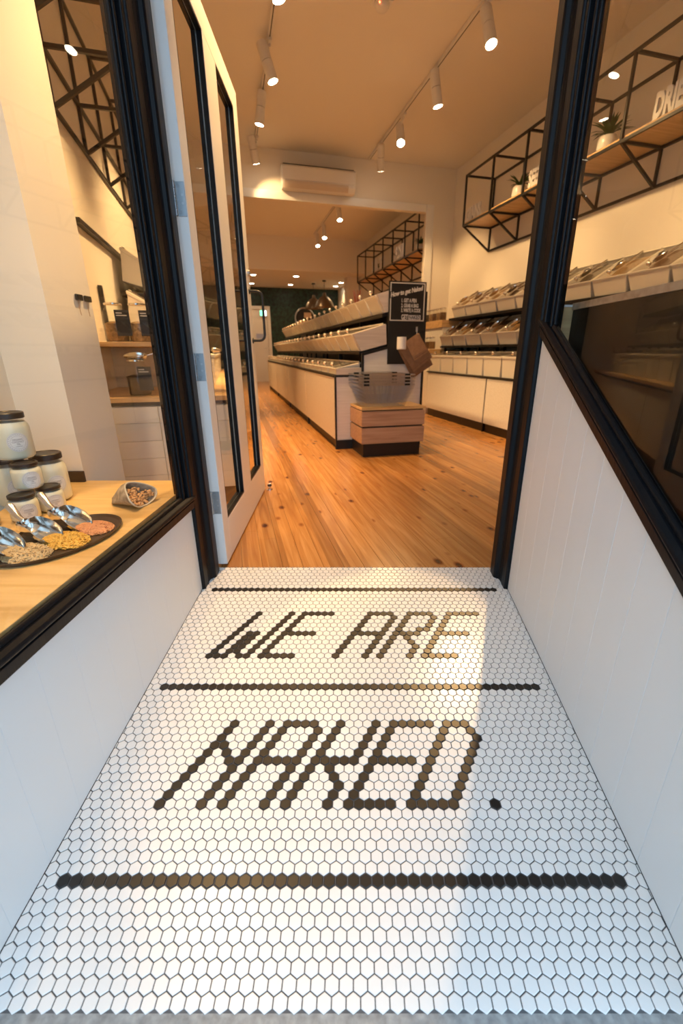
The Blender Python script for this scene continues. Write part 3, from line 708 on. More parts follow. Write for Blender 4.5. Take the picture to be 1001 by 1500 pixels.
# ---- black instruction board on the island end
t = sthing('sign_board', 'black instruction board with white chalk lettering on the island end', 'sign', 1.440, I0 - .012, .79)
MB().box(0, .360, -.012, 0, 0, .705).build('board', 'lam_black', t, bevel=.001)
for x0, x1, z0, z1 in ((.012, .348, .686, .694), (.012, .348, .378, .386), (.012, .020, .386, .686), (.340, .348, .386, .686)):
    MB().box(x0, x1, -.0135, -.0121, z0, z1).build('border_line', 'chalk', t)
def line(txt, x, z, h, sx, rot=0, bold=.0, shear=0, nm='lettering', mat='chalk', width=None):
    mb = text_mb(txt, h / .70, sx, bold, .0004, 'LEFT', shear); xs = [p[0] for p in mb.v]; k = 1
    if width: k = width / (max(xs) - min(xs))
    c, s_ = math.cos(rot), math.sin(rot); x0 = min(xs) * k
    mb.v = [((p[0] * k - x0) * c - p[1] * s_, (p[0] * k - x0) * s_ + p[1] * c, p[2]) for p in mb.v]
    mb = upright(mb); mb.v = [(p[0] + x, p[1] - .0135, p[2] + z) for p in mb.v]
    return mb.build(nm, mat, t)
MB().box(.006, .030, -.0137, -.0122, .565, .620).build('border_gap', 'lam_black', t)
line('How to get Naked', .012, .588, .036, .8, R(12), .0022, .35, width=.325)
line('1. GET A PEN', .122, .548, .030, .6, bold=.0012, width=.145)
line('2. GRAB A BAG', .120, .506, .030, .6, bold=.0012, width=.168)
line('3. WRITE A CODE', .120, .466, .030, .6, bold=.0012, width=.190)
line('GET', .124, .408, .042, .7, bold=.0016, width=.066)
MB().box(.194, .314, -.0136, -.0121, .386 + .003, .428).build('word_plate', 'chalk', t)
o = line('NAKED', .200, .408, .030, .7, bold=.001, mat='lam_black', width=.108); o.location.y -= .0008

# ---- cup, hook and paper bags on the board
t = sthing('marker_cup', 'white cylindrical marker cup fixed to the black board', 'cup', 1.548, I0 - .097, .920)
MB().lathe([(.036, 0), (.043, .004), (.043, .108), (.039, .108), (.039, .01), (.001, .008)], 24, caps=(True, True)).build('cup', 'ceramic', t, smooth=40)
MB().box(-.012, .012, .042, .0735, .065, .10).build('bracket', 'steel', t)
t = sthing('bag_hook', 'silver hook on the black board holding paper bags', 'hook', 1.722, I0 - .025, 1.065)
MB().tube([(0, -.004, .045), (0, -.006, .03), (0, -.006, 0), (0, -.012, -.020), (0, -.040, -.026), (0, -.046, -.012)], .004, 8).build('hook_wire', 'steel', t, smooth=60)
MB().box(-.010, .010, -.004, .0012, .015, .055).build('hook_plate', 'steel', t)
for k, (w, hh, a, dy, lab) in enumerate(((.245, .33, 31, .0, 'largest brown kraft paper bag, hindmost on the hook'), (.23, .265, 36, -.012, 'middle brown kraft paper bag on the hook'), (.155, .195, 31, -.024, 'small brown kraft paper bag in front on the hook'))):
    t = sthing('paper_bag', lab, 'paper bag', 1.735, I0 - .0345 + dy, 1.050, 'paper bags on the hook')
    ca, sa = math.cos(R(a)), math.sin(R(a))
    def rot(x, z): return (x * ca - z * sa, x * sa + z * ca)
    lo = []
    for f, th in ((0, .003), (.3, .006), (.8, .009), (1, .002)):
        z = .015 - hh * f; lo.append([(rot(x, z)[0], y, rot(x, z)[1]) for x, y in ((-w * .97, -th / 2), (w * .03, -th / 2), (w * .03, th / 2), (-w * .97, th / 2))])
    MB().loft(lo).build('bag_body', ('kraft_shade_deep', 'kraft_shade_mid', 'kraft')[k], t, bevel=.0008)  # same paper, painted more shaded the further back the bag hangs
    z = .015 - hh * .9
    MB().loft([[(rot(x, zz)[0], y, rot(x, zz)[1]) for x, y in ((-w * .95, -.0068), (w * .01, -.0068), (w * .01, -.0052), (-w * .95, -.0052))] for zz in (z, z - .004)]).build('fold', 'kraft_shade_deep', t)

# ---- basket stand
t = sthing('basket_stand', 'low timber stand with two drawers holding the wire baskets', 'stand', 1.078, 3.708, 0)
MB().box(.018, .568, .018, .40, 0, .118).build('plinth', 'lam_black', t)
MB().box(.012, .588, .022, .40, .1185, .4145).build('carcass', 'lam_black', t)
for z0, z1 in ((.120, .262), (.276, .408)):
    d = MB().box(0, .600, 0, .02, z0, z1).build('drawer', 'oak_end', t, bevel=.0015)
    MB().box(0, .0115, .021, .40, z0, z1).build('side_cheek', 'oak_end', d, bevel=.001)
    MB().box(.5885, .600, .021, .40, z0, z1).build('side_cheek', 'oak_end', d, bevel=.001)
MB().box(0, .606, 0, .40, .4175, .440).build('top', 'plywood', t, bevel=.0015)
# ---- nested wire baskets
def basket(z, label):
    t = sthing('wire_basket', label, 'basket', 1.315, 3.90, z, 'nested wire baskets')
    hb, hz = (.185, .125), .185; ht = (.262, .165)
    def P(fx, fy, f): return (fx * (hb[0] + (ht[0] - hb[0]) * f), fy * (hb[1] + (ht[1] - hb[1]) * f), hz * f)
    wr = MB()
    n = 11
    for k in range(n + 1):
        x = -1 + 2 * k / n
        for sy in (-1, 1): wr.bar(P(x, sy, 0), P(x, sy, 1), .0025)
        wr.bar(P(x, -1, 0), P(x, 1, 0), .0025)
    for k in range(9):
        y = -1 + 2 * k / 8
        for sx in (-1, 1): wr.bar(P(sx, y, 0), P(sx, y, 1), .0025)
        wr.bar(P(-1, y, 0), P(1, y, 0), .0025)
    for f in (0, .2, .4, .6, .8):
        for q in ((-1, -1, 1, -1), (1, -1, 1, 1), (1, 1, -1, 1), (-1, 1, -1, -1)): wr.bar(P(q[0], q[1], f), P(q[2], q[3], f), .0025)
    wr.build('wire_mesh', 'steel', t)
    MB().tube([P(-1, -1, 1), P(1, -1, 1), P(1, 1, 1), P(-1, 1, 1), P(-1, -1, 1)], .0042, 6).build('rim', 'steel', t)
    for sy in (-1, 1):
        MB().tube([P(-.72, sy, 1.03), P(-.70, sy * 1.02, 1.06), P(.70, sy * 1.02, 1.06), P(.72, sy, 1.03)], .0035, 6).build('handle', 'steel', t)
        for sx in (-.72, .72):
            a = P(sx, sy * 1.015, 1.0); MB().box(a[0] - .024, a[0] + .024, a[1] - .008, a[1] + .008, a[2] - .006, a[2] + .010).build('handle_clip', 'black', t, bevel=.002)
for k, w in enumerate(('lowest', 'second lowest', 'second highest', 'topmost')): basket(.4425 + k * .028, 'chrome wire shopping basket, %s of the nested stack on the low stand' % w)

# ---- bin wall (right) and its mirror on the left
def rack_run(side, v0, v1, label_rack, cabs, skip_low=None):
    sg = 1 if side > 0 else -1
    def uu(d): return UR - d if sg > 0 else UL + d        # d = distance from the wall
    t = sthing('bin_rack', label_rack, 'rack', uu(0), v0, 0)
    def bx(nm, d0, d1, y0, y1, z0, z1, mat='lam_black', parent=t, bevel=0):
        a, b = sorted((-sg * d0, -sg * d1)); return MB().box(a, b, y0, y1, z0, z1).build(nm, mat, parent, bevel=bevel)
    L = v1 - v0
    bx('shelf', .14, .475, 0, L, .955, .977); bx('shelf', .03, .365, 0, L, 1.325, 1.352)
    n = max(2, int(L / .82) + 1)
    for k in range(n):
        y = .02 + k * (L - .04) / (n - 1)
        bx('upright', .385, .412, y - .014, y + .014, .637, .954); bx('upright', .112, .137, y - .014, y + .014, .637, 1.324); bx('upright', .006, .03, y - .014, y + .014, .637, 1.60)
    return t
def cab_run(side, bounds, depth, labels, group):
    sg = 1 if side > 0 else -1
    for k in range(len(bounds) - 1):
        L = bounds[k + 1] - bounds[k]; t = sthing('base_cabinet', labels[k], 'cabinet', UR if sg > 0 else UL, bounds[k], 0, group)
        def bx(nm, d0, d1, y0, y1, z0, z1, mat, bevel=0):
            a, b = sorted((-sg * d0, -sg * d1)); return MB().box(a, b, y0, y1, z0, z1).build(nm, mat, t, bevel=bevel)
        bx('carcass', .006, depth - .022, .006, L - .006, .10, .612, 'lam_white'); bx('door_panel', depth - .0215, depth, .012, L - .012, .105, .608, 'lam_white', .001)
        bx('plinth', depth - .05, depth - .03, .02, L - .02, 0, .0995, 'brown_dark'); bx('joint_strip', depth - .018, depth - .002, -.0055, .0055, .0, .612, 'lam_black')
cab_run(1, [1.36, 2.99, 4.63, 6.27], .66, ['white cabinet of the bin wall behind the sloping window', 'white cabinet of the bin wall partly hidden by the door post', 'white cabinet of the bin wall facing the island end'], 'bin wall cabinets')
wt = MB().box(-.67, -.006, 0, 4.92, .614, .634).build('side_worktop', 'lam_black', loc=S(UR, 1.36), rotz=RZ, bevel=.002); tag(wt, 'thin black worktop along the bin wall', 'worktop')
rack_run(1, 1.5, 6.28, 'black stepped rack carrying the bins along the bin wall', None)
for k in range(12):
    v = 6.07 - .375 * k
    place_bin('wall1', 2.86, v, .6355, FACE_L, 'white tub in the lowest row of the bin wall, %s from the timber jar steps' % ORD[k], 'lowest bin-wall bins')
    place_bin('wall', 3.045, v + .02, .979, FACE_L, 'white tub in the middle row of the bin wall, %s from the timber jar steps' % ORD[k], 'middle bin-wall bins', scoop=True)
    place_bin('wall', 3.155, v - .08, 1.354, FACE_L, 'white tub in the top row of the bin wall, %s from the timber jar steps' % ORD[k], 'top bin-wall bins', scoop=True)
# timber jar steps at the end of the bin wall
t = sthing('jar_steps', 'pale timber stepped shelf with jars at the end of the bin wall', 'shelf', 2.86, 6.30, .6355)
MB().box(.02, .62, .01, .74, 0, .24).build('lower_step', 'lam_white', t); MB().box(.0, .62, .0, .75, .2405, .30).build('lower_board', 'oak', t, bevel=.002)
MB().box(.20, .62, .01, .74, .3005, .60).build('upper_step', 'lam_white', t); MB().box(.18, .62, .0, .75, .6005, .70).build('upper_board', 'oak', t, bevel=.002)
MB().box(-.0, .62, .01, .74, -.63, -.002).build('base', 'lam_white', t)
def pot_jar(u, v, z, r, hh, fill, label, group):
    t = sthing('storage_jar', label, 'jar', u, v, z, group)
    MB().lathe([(r * .9, 0), (r, .006), (r, hh * .74), (r * .78, hh * .86), (r * .78, hh * .9)], 16, caps=(True, False)).build('glass', 'jar_glass', t, smooth=50)
    MB().lathe([(r * .86, .004), (r * .95, .012), (r * .95, hh * .62)], 16).build('contents', fill, t, smooth=50)
    MB().lathe([(r * .84, hh * .88), (r * .84, hh * .98), (r * .78, hh)], 16).build('lid', 'chrome', t, smooth=50)
for k in range(5):
    pot_jar(3.10, 6.40 + k * .13, 1.337, .048, .17, random.choice(CONT), 'small glass jar with metal lid on the upper timber step', 'jars on the upper step')
    pot_jar(2.95, 6.40 + k * .13, .937, .048, .17, random.choice(CONT), 'small glass jar with metal lid on the lower timber step', 'jars on the lower step')

# ---- left run: cabinet, jar shelf and bins
VL0 = 2.76
cab_run(-1, [VL0, 4.2, 5.6, 6.95], .80, ['white cabinet with timber top ending behind the open door', 'white cabinet along the side wall behind the open door', 'white cabinet along the side wall nearest the cross wall'], 'side wall cabinets')
t = sthing('cabinet_end_panel', 'white grooved end panel under the jar shelf', 'panel', UL, VL0, 0)
for z0 in (.105, .208, .311, .414, .517):
    for a, b in ((.006, .40), (.402, .80)):
        MB().box(a, b, -.019, -.008, z0, min(.6075, z0 + .1015)).build('panel_board', 'ply_white', t, bevel=.0012)
MB().box(.006, .80, -.012, -.008, .0, .1045).build('plinth', 'brown_dark', t)
wt = MB().box(.006, .82, -.026, 4.19, .634, .662).build('side_worktop', 'oak', loc=S(UL, VL0), rotz=RZ, bevel=.002); tag(wt, 'pale timber worktop on the side wall cabinets', 'worktop')
wt = MB().box(.006, .80, -.012, 4.19, .6135, .6335).build('worktop_underlay', 'lam_black', loc=S(UL, VL0), rotz=RZ); tag(wt, 'dark strip under the pale timber worktop', 'worktop')
t = sthing('jar_shelf', 'pale timber shelf carrying two labelled jars', 'shelf', UL, VL0, 0)
MB().box(.006, .47, -.01, .85, .928, .952).build('shelf_board', 'oak', t, bevel=.002)
MB().box(.006, .45, .80, .82, .6625, .9275).build('shelf_support', 'lam_white', t)
MB().box(.006, .03, .0, .80, .6625, .9275).build('back_panel', 'lam_white', t)
rl = sthing('bin_rack', 'black stepped rack carrying the bins on the side wall', 'rack', UL, VL0, 0)
MB().box(.03, .365, 1.46, 4.1, 1.325, 1.352).build('shelf', 'lam_black', rl); MB().box(.14, .475, .88, 4.1, .955, .977).build('shelf', 'lam_black', rl)
for k in range(5):
    y = .9 + k * .78
    MB().box(.40, .43, y - .014, y + .014, .6625, .954).build('upright', 'lam_black', rl)
    if k: MB().box(.112, .137, y - .014, y + .014, .6625, 1.324).build('upright', 'lam_black', rl)
MB().box(.006, .03, .86, .89, .6625, 1.324).build('upright', 'lam_black', rl)
FACE_R = RZ + R(90)
o = MB().box(.001, .035, .6, 4.15, 1.625, 1.655).build('picture_rail', 'lam_black', loc=S(UL, VL0), rotz=RZ); tag(o, 'thin dark rail along the side wall over the jars', 'rail')
for k in range(11):
    v = VL0 + .20 + .375 * k
    if k >= 4: place_bin('wall', UL + .345, v, 1.354, FACE_R, 'white tub in the top row of the side wall rack', 'top side-wall bins')
    if k >= 2:
        v += .12
        if v < 6.7:
            place_bin('wall', UL + .455, v, .979, FACE_R, 'white tub in the middle row of the side wall rack', 'middle side-wall bins')
            place_bin('wall1', UL + .70, v, .6645, FACE_R, 'white tub in the lowest row on the side wall worktop', 'lowest side-wall bins')
def big_jar(u, v, z, r, hh, fill, lv, label):
    t = sthing('storage_jar', label, 'jar', u, v, z, 'labelled jars behind the display')
    MB().lathe([(r * .9, 0), (r, .008), (r, hh * .80), (r * .72, hh * .92), (r * .74, hh)], 24, caps=(True, False)).build('glass', 'jar_glass', t, smooth=50)
    MB().lathe([(r * .86, .004), (r * .955, .014), (r * .955, hh * lv), (r * .5, hh * lv + .01)], 24).build('contents', fill, t, smooth=50)
    MB().lathe([(r * .76, hh * .985), (r * .78, hh * .99), (r * .78, hh * 1.03), (r * .7, hh * 1.04)], 24).build('lid', 'chrome', t, smooth=40)
    lb = MB().box(.012, .085, -r - .004, -r - .001, .03, .03 + .13).build('label_card', 'label_black', t)
    for zz, x1 in ((.142, .05), (.13, .072)): MB().box(.02, x1, -r - .0048, -r - .004, zz, zz + .005).build('label_print', 'chalk', lb)
    MB().box(.02, .078, -r - .0048, -r - .004, .04, .112).build('label_print', 'steel_black', lb)
    return t
big_jar(-.585, 2.86, .9525, .058, .19, CONT[2], .5, 'large glass jar of nuts with black label on the jar shelf by the column')
big_jar(-.465, 2.86, .9525, .058, .19, CONT[4], .5, 'large glass jar of pale grain with black label on the jar shelf')
big_jar(-.520, 2.87, .6625, .062, .19, 'coffee', .55, 'large glass jar of dark beans with black label on the timber worktop')
def scoop_mb(L=.150, r=.036, hl=.065):
    """bowl along +x from 0 to L, open upwards; handle towards -x, rising"""
    lo = []
    for f, rr, cut in ((0, .25, 0), (.06, .75, 0), (.2, .95, 0), (.45, 1, 0), (.7, 1, .12), (.88, .95, .35), (1, .8, .62)):
        rr *= r; x = L * f; n = 11; row = []
        for i in range(n):
            a = math.pi * (-.12 + 1.24 * i / (n - 1)); a = math.pi / 2 + (a - math.pi / 2) * (1 - cut * .75)
            row.append((x, rr * math.cos(a), r - rr * math.sin(a)))
        lo.append(row)
    th = [[(x, y * .96, z + (r - z) * .04 + .0008) for x, y, z in row] for row in lo]
    bowl = MB().loft(lo, False, False, closed=False); bowl.loft(th, False, False, closed=False)
    for row, row2 in ((lo, th),):
        bowl.loft([[q[0] for q in lo], [q[0] for q in th]], False, False, closed=False); bowl.loft([[q[-1] for q in lo], [q[-1] for q in th]], False, False, closed=False)
        bowl.loft([lo[-1], th[-1]], False, False, closed=False)
    bowl.lathe([(.001, 0), (r * .26, 0)], 8, (0, 0, 0)) if False else None
    hd = MB().tube([(.004, 0, r * .95), (-.03, 0, r * 1.25), (-hl, 0, r * 1.9)], [.007, .0085, .012], 12)
    hd.ball((-hl, 0, r * 1.9), .012, 12, 6)
    return bowl.mesh('bowl', smooth=60), hd.mesh('handle', smooth=60), MB().ball((.004, 0, r), r * .32, 12, 6, (.4, 1, 1)).mesh('back_plate', smooth=60)
SCB = scoop_mb()
def scoop(loc, yaw, pitch, roll, label, group):
    t = thing('metal_scoop', label, 'scoop', loc, 0, group); t.rotation_euler = (roll, pitch, yaw)
    for nm, me in zip(('bowl', 'handle', 'back_plate'), SCB): mobj(nm, me, 'chrome', t)
    return t
p = S(-.455, 2.87, .6625 + .2005); sc_ = scoop((p.x, p.y, p.z - .007), RZ + R(180), R(-4), 0, 'metal scoop lying on the jar of dark beans', 'scoops'); sc_.scale = (.8, .8, .8)

# ---- rear: white door, exit sign, round sign, pendants, downlights
t = sthing('door_2', 'white rear door in the dark green wall', 'door', .78, VB, 0); tag(t, kind='structure')
MB().box(0, .46, -.03, -.001, .0, 2.10).build('leaf', 'door_white', t, bevel=.002)
for x0, x1, z0, z1 in ((.465, .56, 0, 2.2), (-.09, -.005, 0, 2.2), (-.0048, .4648, 2.105, 2.2)): MB().box(x0, x1, -.06, -.001, z0, z1).build('frame', 'door_white', t, bevel=.002)
MB().tube([(.40, -.03, 1.0), (.40, -.07, 1.0), (.31, -.07, 1.0)], .008, 8).build('handle', 'steel', t, smooth=50)
MB().box(.10, .36, -.034, -.031, 1.28, 1.42).build('notice', 'steel', t)
t = sthing('exit_sign', 'small lit green and white exit sign by the rear door', 'sign', 1.13, VB - .064, 1.92)
MB().box(-.10, .10, -.03, -.0, 0, .16).build('case', 'ac', t); MB().box(-.095, .0, -.034, -.0305, .006, .154).build('face', 'exit_g', t); MB().box(.002, .095, -.034, -.0305, .006, .154).build('face', 'exit_w', t)
t = sthing('round_sign', 'round black sign with pale blocks in a grey ring on the rear wall', 'sign', 2.41, VB - .002, 1.88)
MB().cyl((0, 0, 0), (0, -.03, 0), .29, n=40).build('disc', 'lam_black', t, smooth=40)
rg = [(.30 * math.cos(2 * math.pi * k / 40), -.03, .30 * math.sin(2 * math.pi * k / 40)) for k in range(41)]
MB().tube(rg, .022, 8).build('ring', 'steel', t, smooth=50)
for x0, x1, z0, z1 in ((-.02, .21, .02, .17), (-.20, .18, -.17, -.06)): MB().box(x0, x1, -.034, -.0305, z0, z1).build('print', 'oak_end', t)
for u_, v_, lab in ((2.69, 13.0, 'bronze dome pendant lamp hanging at the rear'), (2.50, 13.6, 'bronze dome pendant lamp half hidden behind the first')):
    t = sthing('pendant_lamp', lab, 'lamp', u_, v_, 2.72, 'pendant lamps')
    MB().cyl((0, 0, -.03), (0, 0, -.0005), .05, n=16).build('ceiling_rose', 'lam_black', t, smooth=40); MB().cyl((0, 0, -.33), (0, 0, -.03), .004, n=8).build('cord', 'lam_black', t)
    MB().lathe([(.03, -.30), (.045, -.33), (.05, -.38), (.13, -.43), (.21, -.52), (.255, -.62), (.268, -.66), (.262, -.66), (.245, -.62), (.20, -.53), (.12, -.44), (.03, -.40)], 28).build('shade', 'bronze', t, smooth=50)
    MB().ball((0, 0, -.52), .04).build('bulb', 'lamp_white', t)
for u_, v_ in ((.78, 12.55), (.81, 14.08), (1.86, 12.52), (1.91, 14.05), (3.25, 14.03), (3.23, 13.28)):
    t = sthing('downlight', 'round recessed downlight in the lower rear ceiling', 'downlight', u_, v_, 2.72, 'rear downlights')
    MB().lathe([(.085, -.001), (.085, -.006), (.068, -.008), (.066, -.001)], 24, caps=(False, False)).build('ring', 'lamp_white', t); MB().cyl((0, 0, -.004), (0, 0, -.001), .066, n=24).build('diffuser', 'lens', t)
    spotlight(t, (0, 0, -.02), (0, 0, -1), SPOT * .09, R(130), .8, radius=.06)
t = sthing('rear_column', 'pale square column beside the green rear wall', 'column', 3.14, 12.2, 0); MB().box(0, .30, 0, .3, 0, 2.718).build('shaft', 'white_wall', t, bevel=.003)
t = sthing('copper_ornament', 'small copper branching ornament standing behind the top island bins', 'ornament', 1.730, 6.22, 1.330)
MB().cyl((0, 0, 0), (0, 0, .02), .045, n=16).build('foot', 'copper', t)
for k in range(7):
    a = k * .9; MB().tube([(0, 0, .02), (.018 * math.cos(a), .018 * math.sin(a), .15), (.052 * math.cos(a), .052 * math.sin(a), .34)], [.008, .006, .003], 6).build('branch', 'copper', t)

# ---- stair-well panel behind the sloping window
t = thing('stairwell_screen', 'dark brown panel with pale timber cap behind the sloping window', 'panel', (.72, .46, 0))
MB().box(0, .03, 0, 1.11, -.02, 1.030).build('panel', 'well_brown', t)
MB().box(-.004, .075, 0, 1.112, 1.0305, 1.050).build('cap', 'oak_end', t, bevel=.001)
t = thing('stairwell_end', 'tan end panel with thin white edge beside the dark panel', 'panel', (.672, 1.575, 0))
MB().box(.004, .085, 0, .018, -.02, 1.040).build('panel', 'oak', t); MB().box(.004, .085, -.001, .019, 1.0405, 1.047).build('edge', 'door_white', t)

# ================================================================= WINDOW DISPLAY
ZT = .400; DK = 1.0415
# white column behind the display
col = thing('display_column', 'white square column standing behind the jar display', 'column', (-1.375, 1.722, 0))
MB().box(-.02, .264, 0, .30, -.02, 3.41).build('shaft', 'white_wall', col)
MB().box(-.02, .267, -.014, -.0005, ZT + .001, ZT + .045).build('skirting', 'brown_dark', col)
tb = thing('display_table', 'yellow plywood display table inside the passage window', 'table', (-.80, 1.0, 0))
pl = [(-.676, .42), (-.672, 1.735), (-1.29, 1.735), (-1.20, 1.40), (-.96, .42)]
MB().prism([(x + .80, y - 1.0) for x, y in pl], ZT - .03, ZT).build('table_top', 'plywood', tb, bevel=.001)
for x, y in ((-.76, .48), (-.92, .50), (-.76, 1.60), (-1.16, 1.60)): MB().box(x + .80 - .02, x + .80 + .02, y - 1.02, y - .98, -.3 if y < YT else 0, ZT - .0305).build('leg', 'oak', tb)

# ---- jars of coconut oil
def wrap(mb, r, a0, z0):       # flat lettering -> jar wall, facing angle a0
    out = []
    for x, y, z in mb.v:
        a = a0 + x / r; out.append(((r + z) * math.cos(a), (r + z) * math.sin(a), z0 + y))
    mb.v = out; return mb
def disc(r, n=32, h=0.0):
    mb = MB(); vs = [(0, 0, h)]; fs = []; rings = (.25, .5, .75, 1)
    for ring in rings:
        for k in range(n): vs.append((r * ring * math.cos(2 * math.pi * k / n), r * ring * math.sin(2 * math.pi * k / n), h))
    for k in range(n):
        j = (k + 1) % n; fs.append((0, 1 + k, 1 + j))
        for q in range(len(rings) - 1): fs.append((1 + q * n + k, 1 + (q + 1) * n + k, 1 + (q + 1) * n + j, 1 + q * n + j))
    return mb.add(vs, fs)
def annulus(r0, r1, n=40, h=0.0):
    mb = MB(); vs = []; fs = []
    for k in range(n):
        for r in (r0, r1): vs.append((r * math.cos(2 * math.pi * k / n), r * math.sin(2 * math.pi * k / n), h))
    for k in range(n): j = (k + 1) % n; fs.append((2 * k, 2 * k + 1, 2 * j + 1, 2 * j))
    return mb.add(vs, fs)
def oil_jar(x, y, z, r, hh, face, lr, label, fill=.84):
    t = thing('oil_jar', label, 'jar', (x * DK, y * DK, z), 0, 'jars of coconut oil')
    nk = r * .80
    MB().lathe([(r * .86, 0), (r * .97, .005), (r, .014), (r, hh * .66), (r * .97, hh * .73), (nk, hh * .83), (nk, hh * .90)], 32, caps=(True, False)).build('glass', 'jar_glass', t, smooth=50)
    fz = hh * (fill - .02)
    MB().lathe([(r * .84, .004), (r * .95, .009), (r * .975, .016), (r * .975, hh * .655), (r * .945, hh * .725), (nk * 1.05, min(fz, hh * .80)), (.002, min(fz, hh * .80))], 32).build('contents', 'cream', t, smooth=50)
    MB().lathe([(nk * 1.06, hh * .872), (nk * 1.10, hh * .880), (nk * 1.10, hh * .985), (nk * 1.04, hh), (nk * .94, hh), (nk * .90, hh - .002), (.002, hh - .002)], 32).build('lid', 'black', t, smooth=40)
    zl = hh * .40; rr = r + .0009
    lb = wrap(disc(lr), rr, face, zl).build('label_disc', 'label', t, smooth=60)
    mats = []
    pr = annulus(lr * .92, lr * .94); pr2 = annulus(lr * .68, lr * .695)
    pm = MB(); pm.add(pr.v, pr.f); pm.add(pr2.v, pr2.f)
    for w, yy, s in (('ORGANIC', .28, .15), ('COCONUT', .04, .15), ('OIL', -.20, .15)):
        tm = text_mb(w, lr * s / .70 * 1.25, .8, .0, 0, 'CENTER'); tm.v = [(a, b + lr * yy, 0) for a, b, c in tm.v]; pm.add(tm.v, tm.f)
    for k in range(26):       # dotted circle of small print
        a = 2 * math.pi * k / 26; tmv = [(lr * .80 * math.cos(a + q) , lr * .80 * math.sin(a + q), 0) for q in (-.03, .03)]
        tmo = [(lr * .86 * math.cos(a + q), lr * .86 * math.sin(a + q), 0) for q in (.03, -.03)]; pm.add(tmv + tmo, [(0, 1, 2, 3)])
    pm.add([(-lr * .28, -lr * .46, 0), (lr * .32, -lr * .43, 0), (lr * .32, -lr * .40, 0), (-lr * .28, -lr * .43, 0)], [(0, 1, 2, 3)])
    wrap(pm, rr + .0009, face, zl).build('label_print', 'ink', lb)
FJ = R(-38)
HS, HT = .0862, .1720              # short jar; tall jar = two short ones, so the top jar rests on three lids
oil_jar(-1.139, 1.385, ZT + .0003, .056, HT, FJ, .030, 'tall coconut oil jar on the table at the back of the pyramid by the wall')
oil_jar(-1.040, 1.430, ZT + .0003, .056, HT, FJ, .030, 'tall coconut oil jar on the table beside the column skirting')
oil_jar(-1.002, 1.236, ZT + .0003, .041, HS, FJ, .027, 'short coconut oil jar at the foot of the pyramid nearest the tray')
oil_jar(-.980, 1.325, ZT + .0003, .041, HS, FJ, .027, 'short coconut oil jar at the foot of the pyramid behind a scoop handle')
oil_jar(-1.015, 1.297, ZT + HS, .042, HS, FJ, .027, 'short coconut oil jar standing on two other short jars')
oil_jar(-1.068, 1.345, ZT + HT + .0003, .055, .150, FJ, .030, 'tall coconut oil jar on top of the pyramid')
oil_jar(-1.085, 1.180, ZT + .0003, .041, HS, FJ, .027, 'short coconut oil jar at the edge of the table next to the tray end')

# ---- oval tray, grains and scoops
TC, TA, TBm, TW = Vector((-.806, 1.085)) * DK, .185, .129, R(72)
def el(f, k=1.0): return (TC.x + k * (TA * math.cos(f) * math.cos(TW) - TBm * math.sin(f) * math.sin(TW)), TC.y + k * (TA * math.cos(f) * math.sin(TW) + TBm * math.sin(f) * math.cos(TW)))
n = 48
tr = MB().loft([[(*el(2 * math.pi * i / n, k), ZT + z) for i in range(n)] for k, z in ((.90, .0005), (.97, .002), (1.0, .012), (.985, .0125), (.95, .0055), (.60, .0045))])
o = tr.build('oval_tray', 'tray', smooth=40); tag(o, 'dark oval wooden tray holding grains and scoops', 'tray')
o.location = (TC.x, TC.y, ZT); o.data.transform(Matrix.Translation((-TC.x, -TC.y, -ZT)))
def pile(cx, cy, rx, ry, rot, hgt, n, mat, size, label, seed, sq):
    rr = random.Random(seed); mb = MB(); zb = ZT + .0062
    base = MB()
    rings = []
    for k, z in ((1, 0), (.8, .45), (.5, .85), (.2, 1)):
        rings.append([(rx * k * math.cos(a) * (1 + .08 * math.sin(3 * a + seed)), ry * k * math.sin(a) * (1 + .08 * math.cos(4 * a)), z * hgt) for a in [2 * math.pi * i / 20 for i in range(20)]])
    mb.loft(rings, True, True)
    for k in range(n):
        f = math.sqrt(rr.random()) * 1.04; a = rr.uniform(0, 6.283); x = rx * f * math.cos(a); y = ry * f * math.sin(a)
        z = hgt * max(0, 1 - f * f) ** .8 + size * .35 * rr.random() + .0008; s = size * rr.uniform(.8, 1.2)
        g = MB().ball((0, 0, 0), s, 6, 4, sq); m = Matrix.Translation((x, y, z)) @ Matrix.Rotation(rr.uniform(0, 6.28), 4, 'Z') @ Matrix.Rotation(rr.gauss(0, .45), 4, 'X') @ Matrix.Rotation(rr.gauss(0, .45), 4, 'Y')
        mb.add([m @ Vector(p) for p in g.v], g.f)
    o = mb.build('grain_pile', mat, loc=(cx * DK, cy * DK, zb), rotz=rot, smooth=60); return tag(o, label, 'grain', kind='stuff')
pile(-.826, .985, .074, .050, R(-32), .016, 800, 'oats', .0046, 'heap of pale rolled oats at the near end of the tray', 1, (1, .7, .3))
pile(-.776, 1.064, .072, .050, R(-28), .016, 850, 'gold', .0044, 'heap of yellow flakes in the middle of the tray', 2, (1, .75, .4))
pile(-.750, 1.150, .059, .049, R(-25), .015, 1500, 'pink', .0032, 'heap of pink lentils at the door end of the tray', 3, (1, 1, .5))
for x, y, dz, pt, lab in ((-.882, 1.196, .0130, 3, 'metal scoop lying in the pink lentils'), (-.912, 1.112, .0085, 1, 'metal scoop lying in the yellow flakes'), (-.950, 1.026, .0135, 2, 'metal scoop lying in the rolled oats')):
    scoop((x * DK, y * DK, ZT + dz), R(-30), R(pt), 0, lab, 'scoops on the tray')
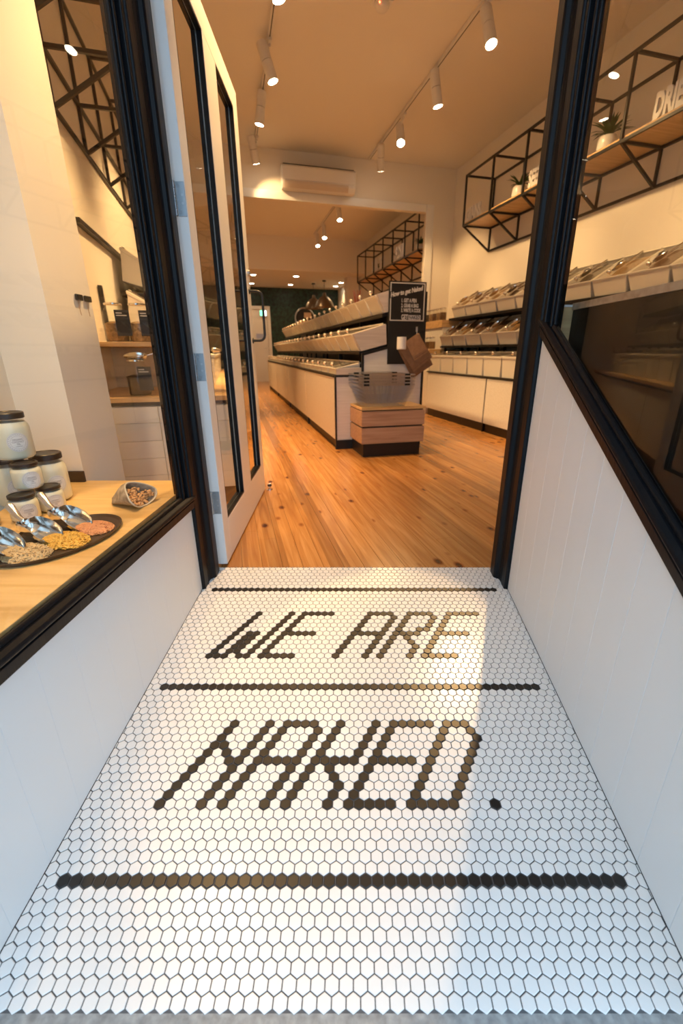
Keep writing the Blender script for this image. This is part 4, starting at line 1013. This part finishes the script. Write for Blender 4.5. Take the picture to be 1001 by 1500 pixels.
# ---- cloth bag of nuts
bx, by = -.775, 1.440
t = thing('cloth_bag', 'small patterned cloth bag lying open with nuts in it', 'bag', (bx, by, ZT + .0005), R(-10))
lo = []; n = 28
for f in (0, .12, .3, .5, .7, .88, 1.0):
    row = []
    for i in range(n):
        a = 2 * math.pi * i / n
        # section runs from the lying back (left) to the raised mouth (right, facing the street)
        hgt = .030 + .050 * math.sin(math.pi * min(1, f * .62 + .05)); wid = .035 + .035 * f
        cx = -.070 + .105 * f; cyy = -.010 * f
        ya = math.cos(a) * wid; za = max(.0005, .002 + hgt * (.5 + .5 * math.sin(a)) * (.45 + .6 * f))
        sk = .028 * math.sin(a) * f
        row.append((cx - sk + .012 * math.cos(2 * a), cyy + ya * (1 - .25 * max(0, math.sin(a))), za))
    lo.append(row)
inner = [[(x - .004, y * .93, max(.003, z * .93)) for x, y, z in lo[-1]], [(x - .03, y * .8 , max(.004, z * .7)) for x, y, z in lo[-2]]]
bag = MB().loft(lo + inner, True, True); bag.build('bag_body', 'cloth', t, smooth=70)
MB().tube([p for p in lo[-1]] + [lo[-1][0]], .0028, 6).build('hem', 'cloth_edge', t, smooth=60)
nt_ = MB(); rr = random.Random(5)
for k in range(120):
    a = rr.uniform(0, 6.283); f = math.sqrt(rr.random()) * .84
    x, y, z = lo[-1][0][0], 0, 0
    c = Vector((sum(p[0] for p in lo[-1]) / n, sum(p[1] for p in lo[-1]) / n, sum(p[2] for p in lo[-1]) / n))
    e = Vector(lo[-1][int(a / 6.283 * n) % n]); q = c + (e - c) * f + Vector((-.001 - .008 * rr.random(), 0, 0)); q.z = max(.006, q.z * .80)
    nt_.ball(tuple(q), rr.uniform(.004, .0058), 7, 5, (1, 1.25, .8))
tag(nt_.build('nuts', 'nut', t, smooth=60), kind='stuff')
# ---- clips on the column side
for y in (1.925, 1.985):
    t = thing('tag_clip', 'small black clip with hanging cord on the column side', 'clip', (-1.1105, y, 1.095), 0, 'clips on the column')
    MB().box(.0005, .012, -.020, .020, 0, .022).build('clip', 'black', t, bevel=.002); MB().tube([(.006, -.012, 0), (.006, -.010, -.03), (.006, -.006, -.055)], .0012, 5).build('cord', 'oak_end', t)
